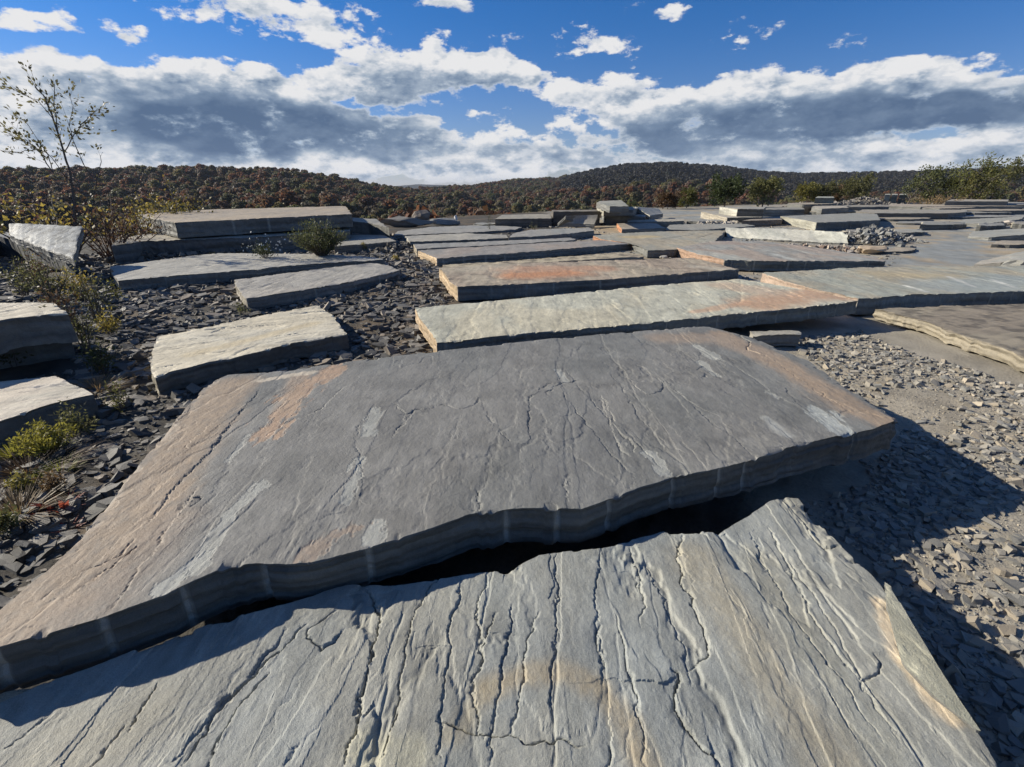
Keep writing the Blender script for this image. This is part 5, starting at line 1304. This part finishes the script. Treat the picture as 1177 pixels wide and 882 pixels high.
# trees and shrubs along the far edge of the quarry
def edge_tree(name, u, v_top, dist, label, width, seed, mat, leaf, **kw):
    a0, _ = azel(u, 216); x, y = dist * math.sin(a0), dist * math.cos(a0)
    uu, vv, _ = project(np.array([x, y, 0.0]))
    z0 = float(ground_height(np.array([x]), np.array([y]))[0])
    return tree(name, float(uu), float(vv), label, ht(v_top, dist, z0) * .84, width * .62, seed, mat, leaf * .58, **kw)
edge_tree("green_tree", 836, 202, 62, "rounded green tree behind the leaning dark blocks", 5.5, 41, DEEPGREEN, .42, limbs=14, per=160)
edge_tree("green_tree", 880, 206, 64, "second green tree, right of the rounded green tree", 5.2, 42, OLIVE, .42, limbs=13, per=150)
edge_tree("brown_tree", 770, 221, 55, "russet brown shrub right of the edge stack", 4.0, 43, BROWNLEAF, .3, limbs=12, per=130)
edge_tree("olive_tree", 792, 216, 58, "olive gold young tree between the russet shrub and green tree", 3.6, 44, GOLD, .3, limbs=12, per=120)
for k, (u, vt_, d, w, m_, lab) in enumerate([(925, 211, 78, 5, GOLD, "golden shrub at the left end of the far rubble bank"), (945, 212, 80, 5, OLIVE, "olive shrub behind the square perched block"), (982, 205, 82, 6.5, OLIVE, "taller yellow-green shrub above the far rubble bank"), (960, 214, 84, 4, BROWNLEAF, "low russet shrub behind the far rubble bank")]):
    edge_tree("edge_shrub", u, vt_, d, lab, w, 50 + k, m_, .4, limbs=12, per=130, lean=(.12, 0))
for k, (u, vt_, d, w, m_, lab) in enumerate([(1048, 196, 80, 7, OLIVE, "leafy green shrub just right of the three upright stones"), (1072, 206, 80, 6, OLIVE, "low green shrub between the leafy shrub and tall windblown shrub"), (1098, 184, 80, 8.0, GOLD, "tallest windblown golden green shrub at far right"), (1112, 196, 78, 6.5, GOLD, "golden shrub in front of the tallest windblown shrub"), (1140, 182, 84, 6, OLIVE, "narrow windblown green shrub at the far right end")]):
    edge_tree("windblown_shrub", u, vt_, d, lab, w, 60 + k, m_, .42, limbs=12, per=85, lean=(.55, 0))
for k, (u, vt_, d, w, m_, lab) in enumerate([(520, 228, 60, 6, OLIVE, "yellow-green bush beyond the quarry edge right of the triangular rock"), (548, 236, 55, 4.5, DEEPGREEN, "dark green bush beyond the quarry edge left of the dark-sided block"), (728, 222, 70, 7, OLIVE, "pale olive bush behind the edge stack"), (700, 219, 90, 7, OLIVE, "olive young tree left behind the edge stack"), (650, 228, 75, 6, BROWNLEAF, "brown bush behind the small propped slab"), (440, 232, 48, 5, BROWNLEAF, "rust brown bush beyond the edge right of the left stack"), (415, 230, 50, 4, BROWNLEAF, "reddish bush behind the right end of the left stack")]):
    edge_tree("edge_bush", u, vt_, d, lab, w, 70 + k, m_, .35, limbs=12, per=130)
bush("young_stem_weed", 563, 266, "thin young stem standing on the broad flat slab", 1.0, .5, 81, OLIVE, stems=4, leaf=.06, per=18, cat="weed")
bush("young_stem_weed", 613, 264, "thin young stem in front of the dark-sided block", .7, .5, 82, OLIVE, stems=4, leaf=.06, per=18, cat="weed")
bush("dry_weed", 1075, 240, "brown dry brush at the foot of the windblown shrubs", 1.6, 7, 83, DRY, stems=26, leaf=.16, per=40, cat="weed")
tuft("dry_grass_tuft", 700, 252, "dry yellow grass at the foot of the edge stack", .7, 2.2, 300, 84, DRY, .02)

# ------------------------------------------------------------------ air over the valley
import bmesh
bm = bmesh.new(); bmesh.ops.create_cube(bm, size=1.0)
for v_ in bm.verts:
    v_.co.x *= 18600; v_.co.y *= 18600; v_.co.z = -70.0 if v_.co.z < 0 else 110.0
hz_me = bpy.data.meshes.new("haze"); bm.to_mesh(hz_me); bm.free()
hz_mat = bpy.data.materials.new("haze_air"); hz_mat.use_nodes = True; hz_mat.node_tree.nodes.clear()
hn = NT(hz_mat.node_tree)
pvn = hn.node('ShaderNodeVolumePrincipled'); pvn.inputs['Color'].default_value = (.72, .82, 1.0, 1); pvn.inputs['Density'].default_value = 0.00006
ho = hn.node('ShaderNodeOutputMaterial'); hn.put(ho.inputs['Volume'], pvn.outputs[0])
hz_me.materials.append(hz_mat)
tag(obj("haze", hz_me), "thin bluish autumn haze over the valley", "haze", kind="stuff")
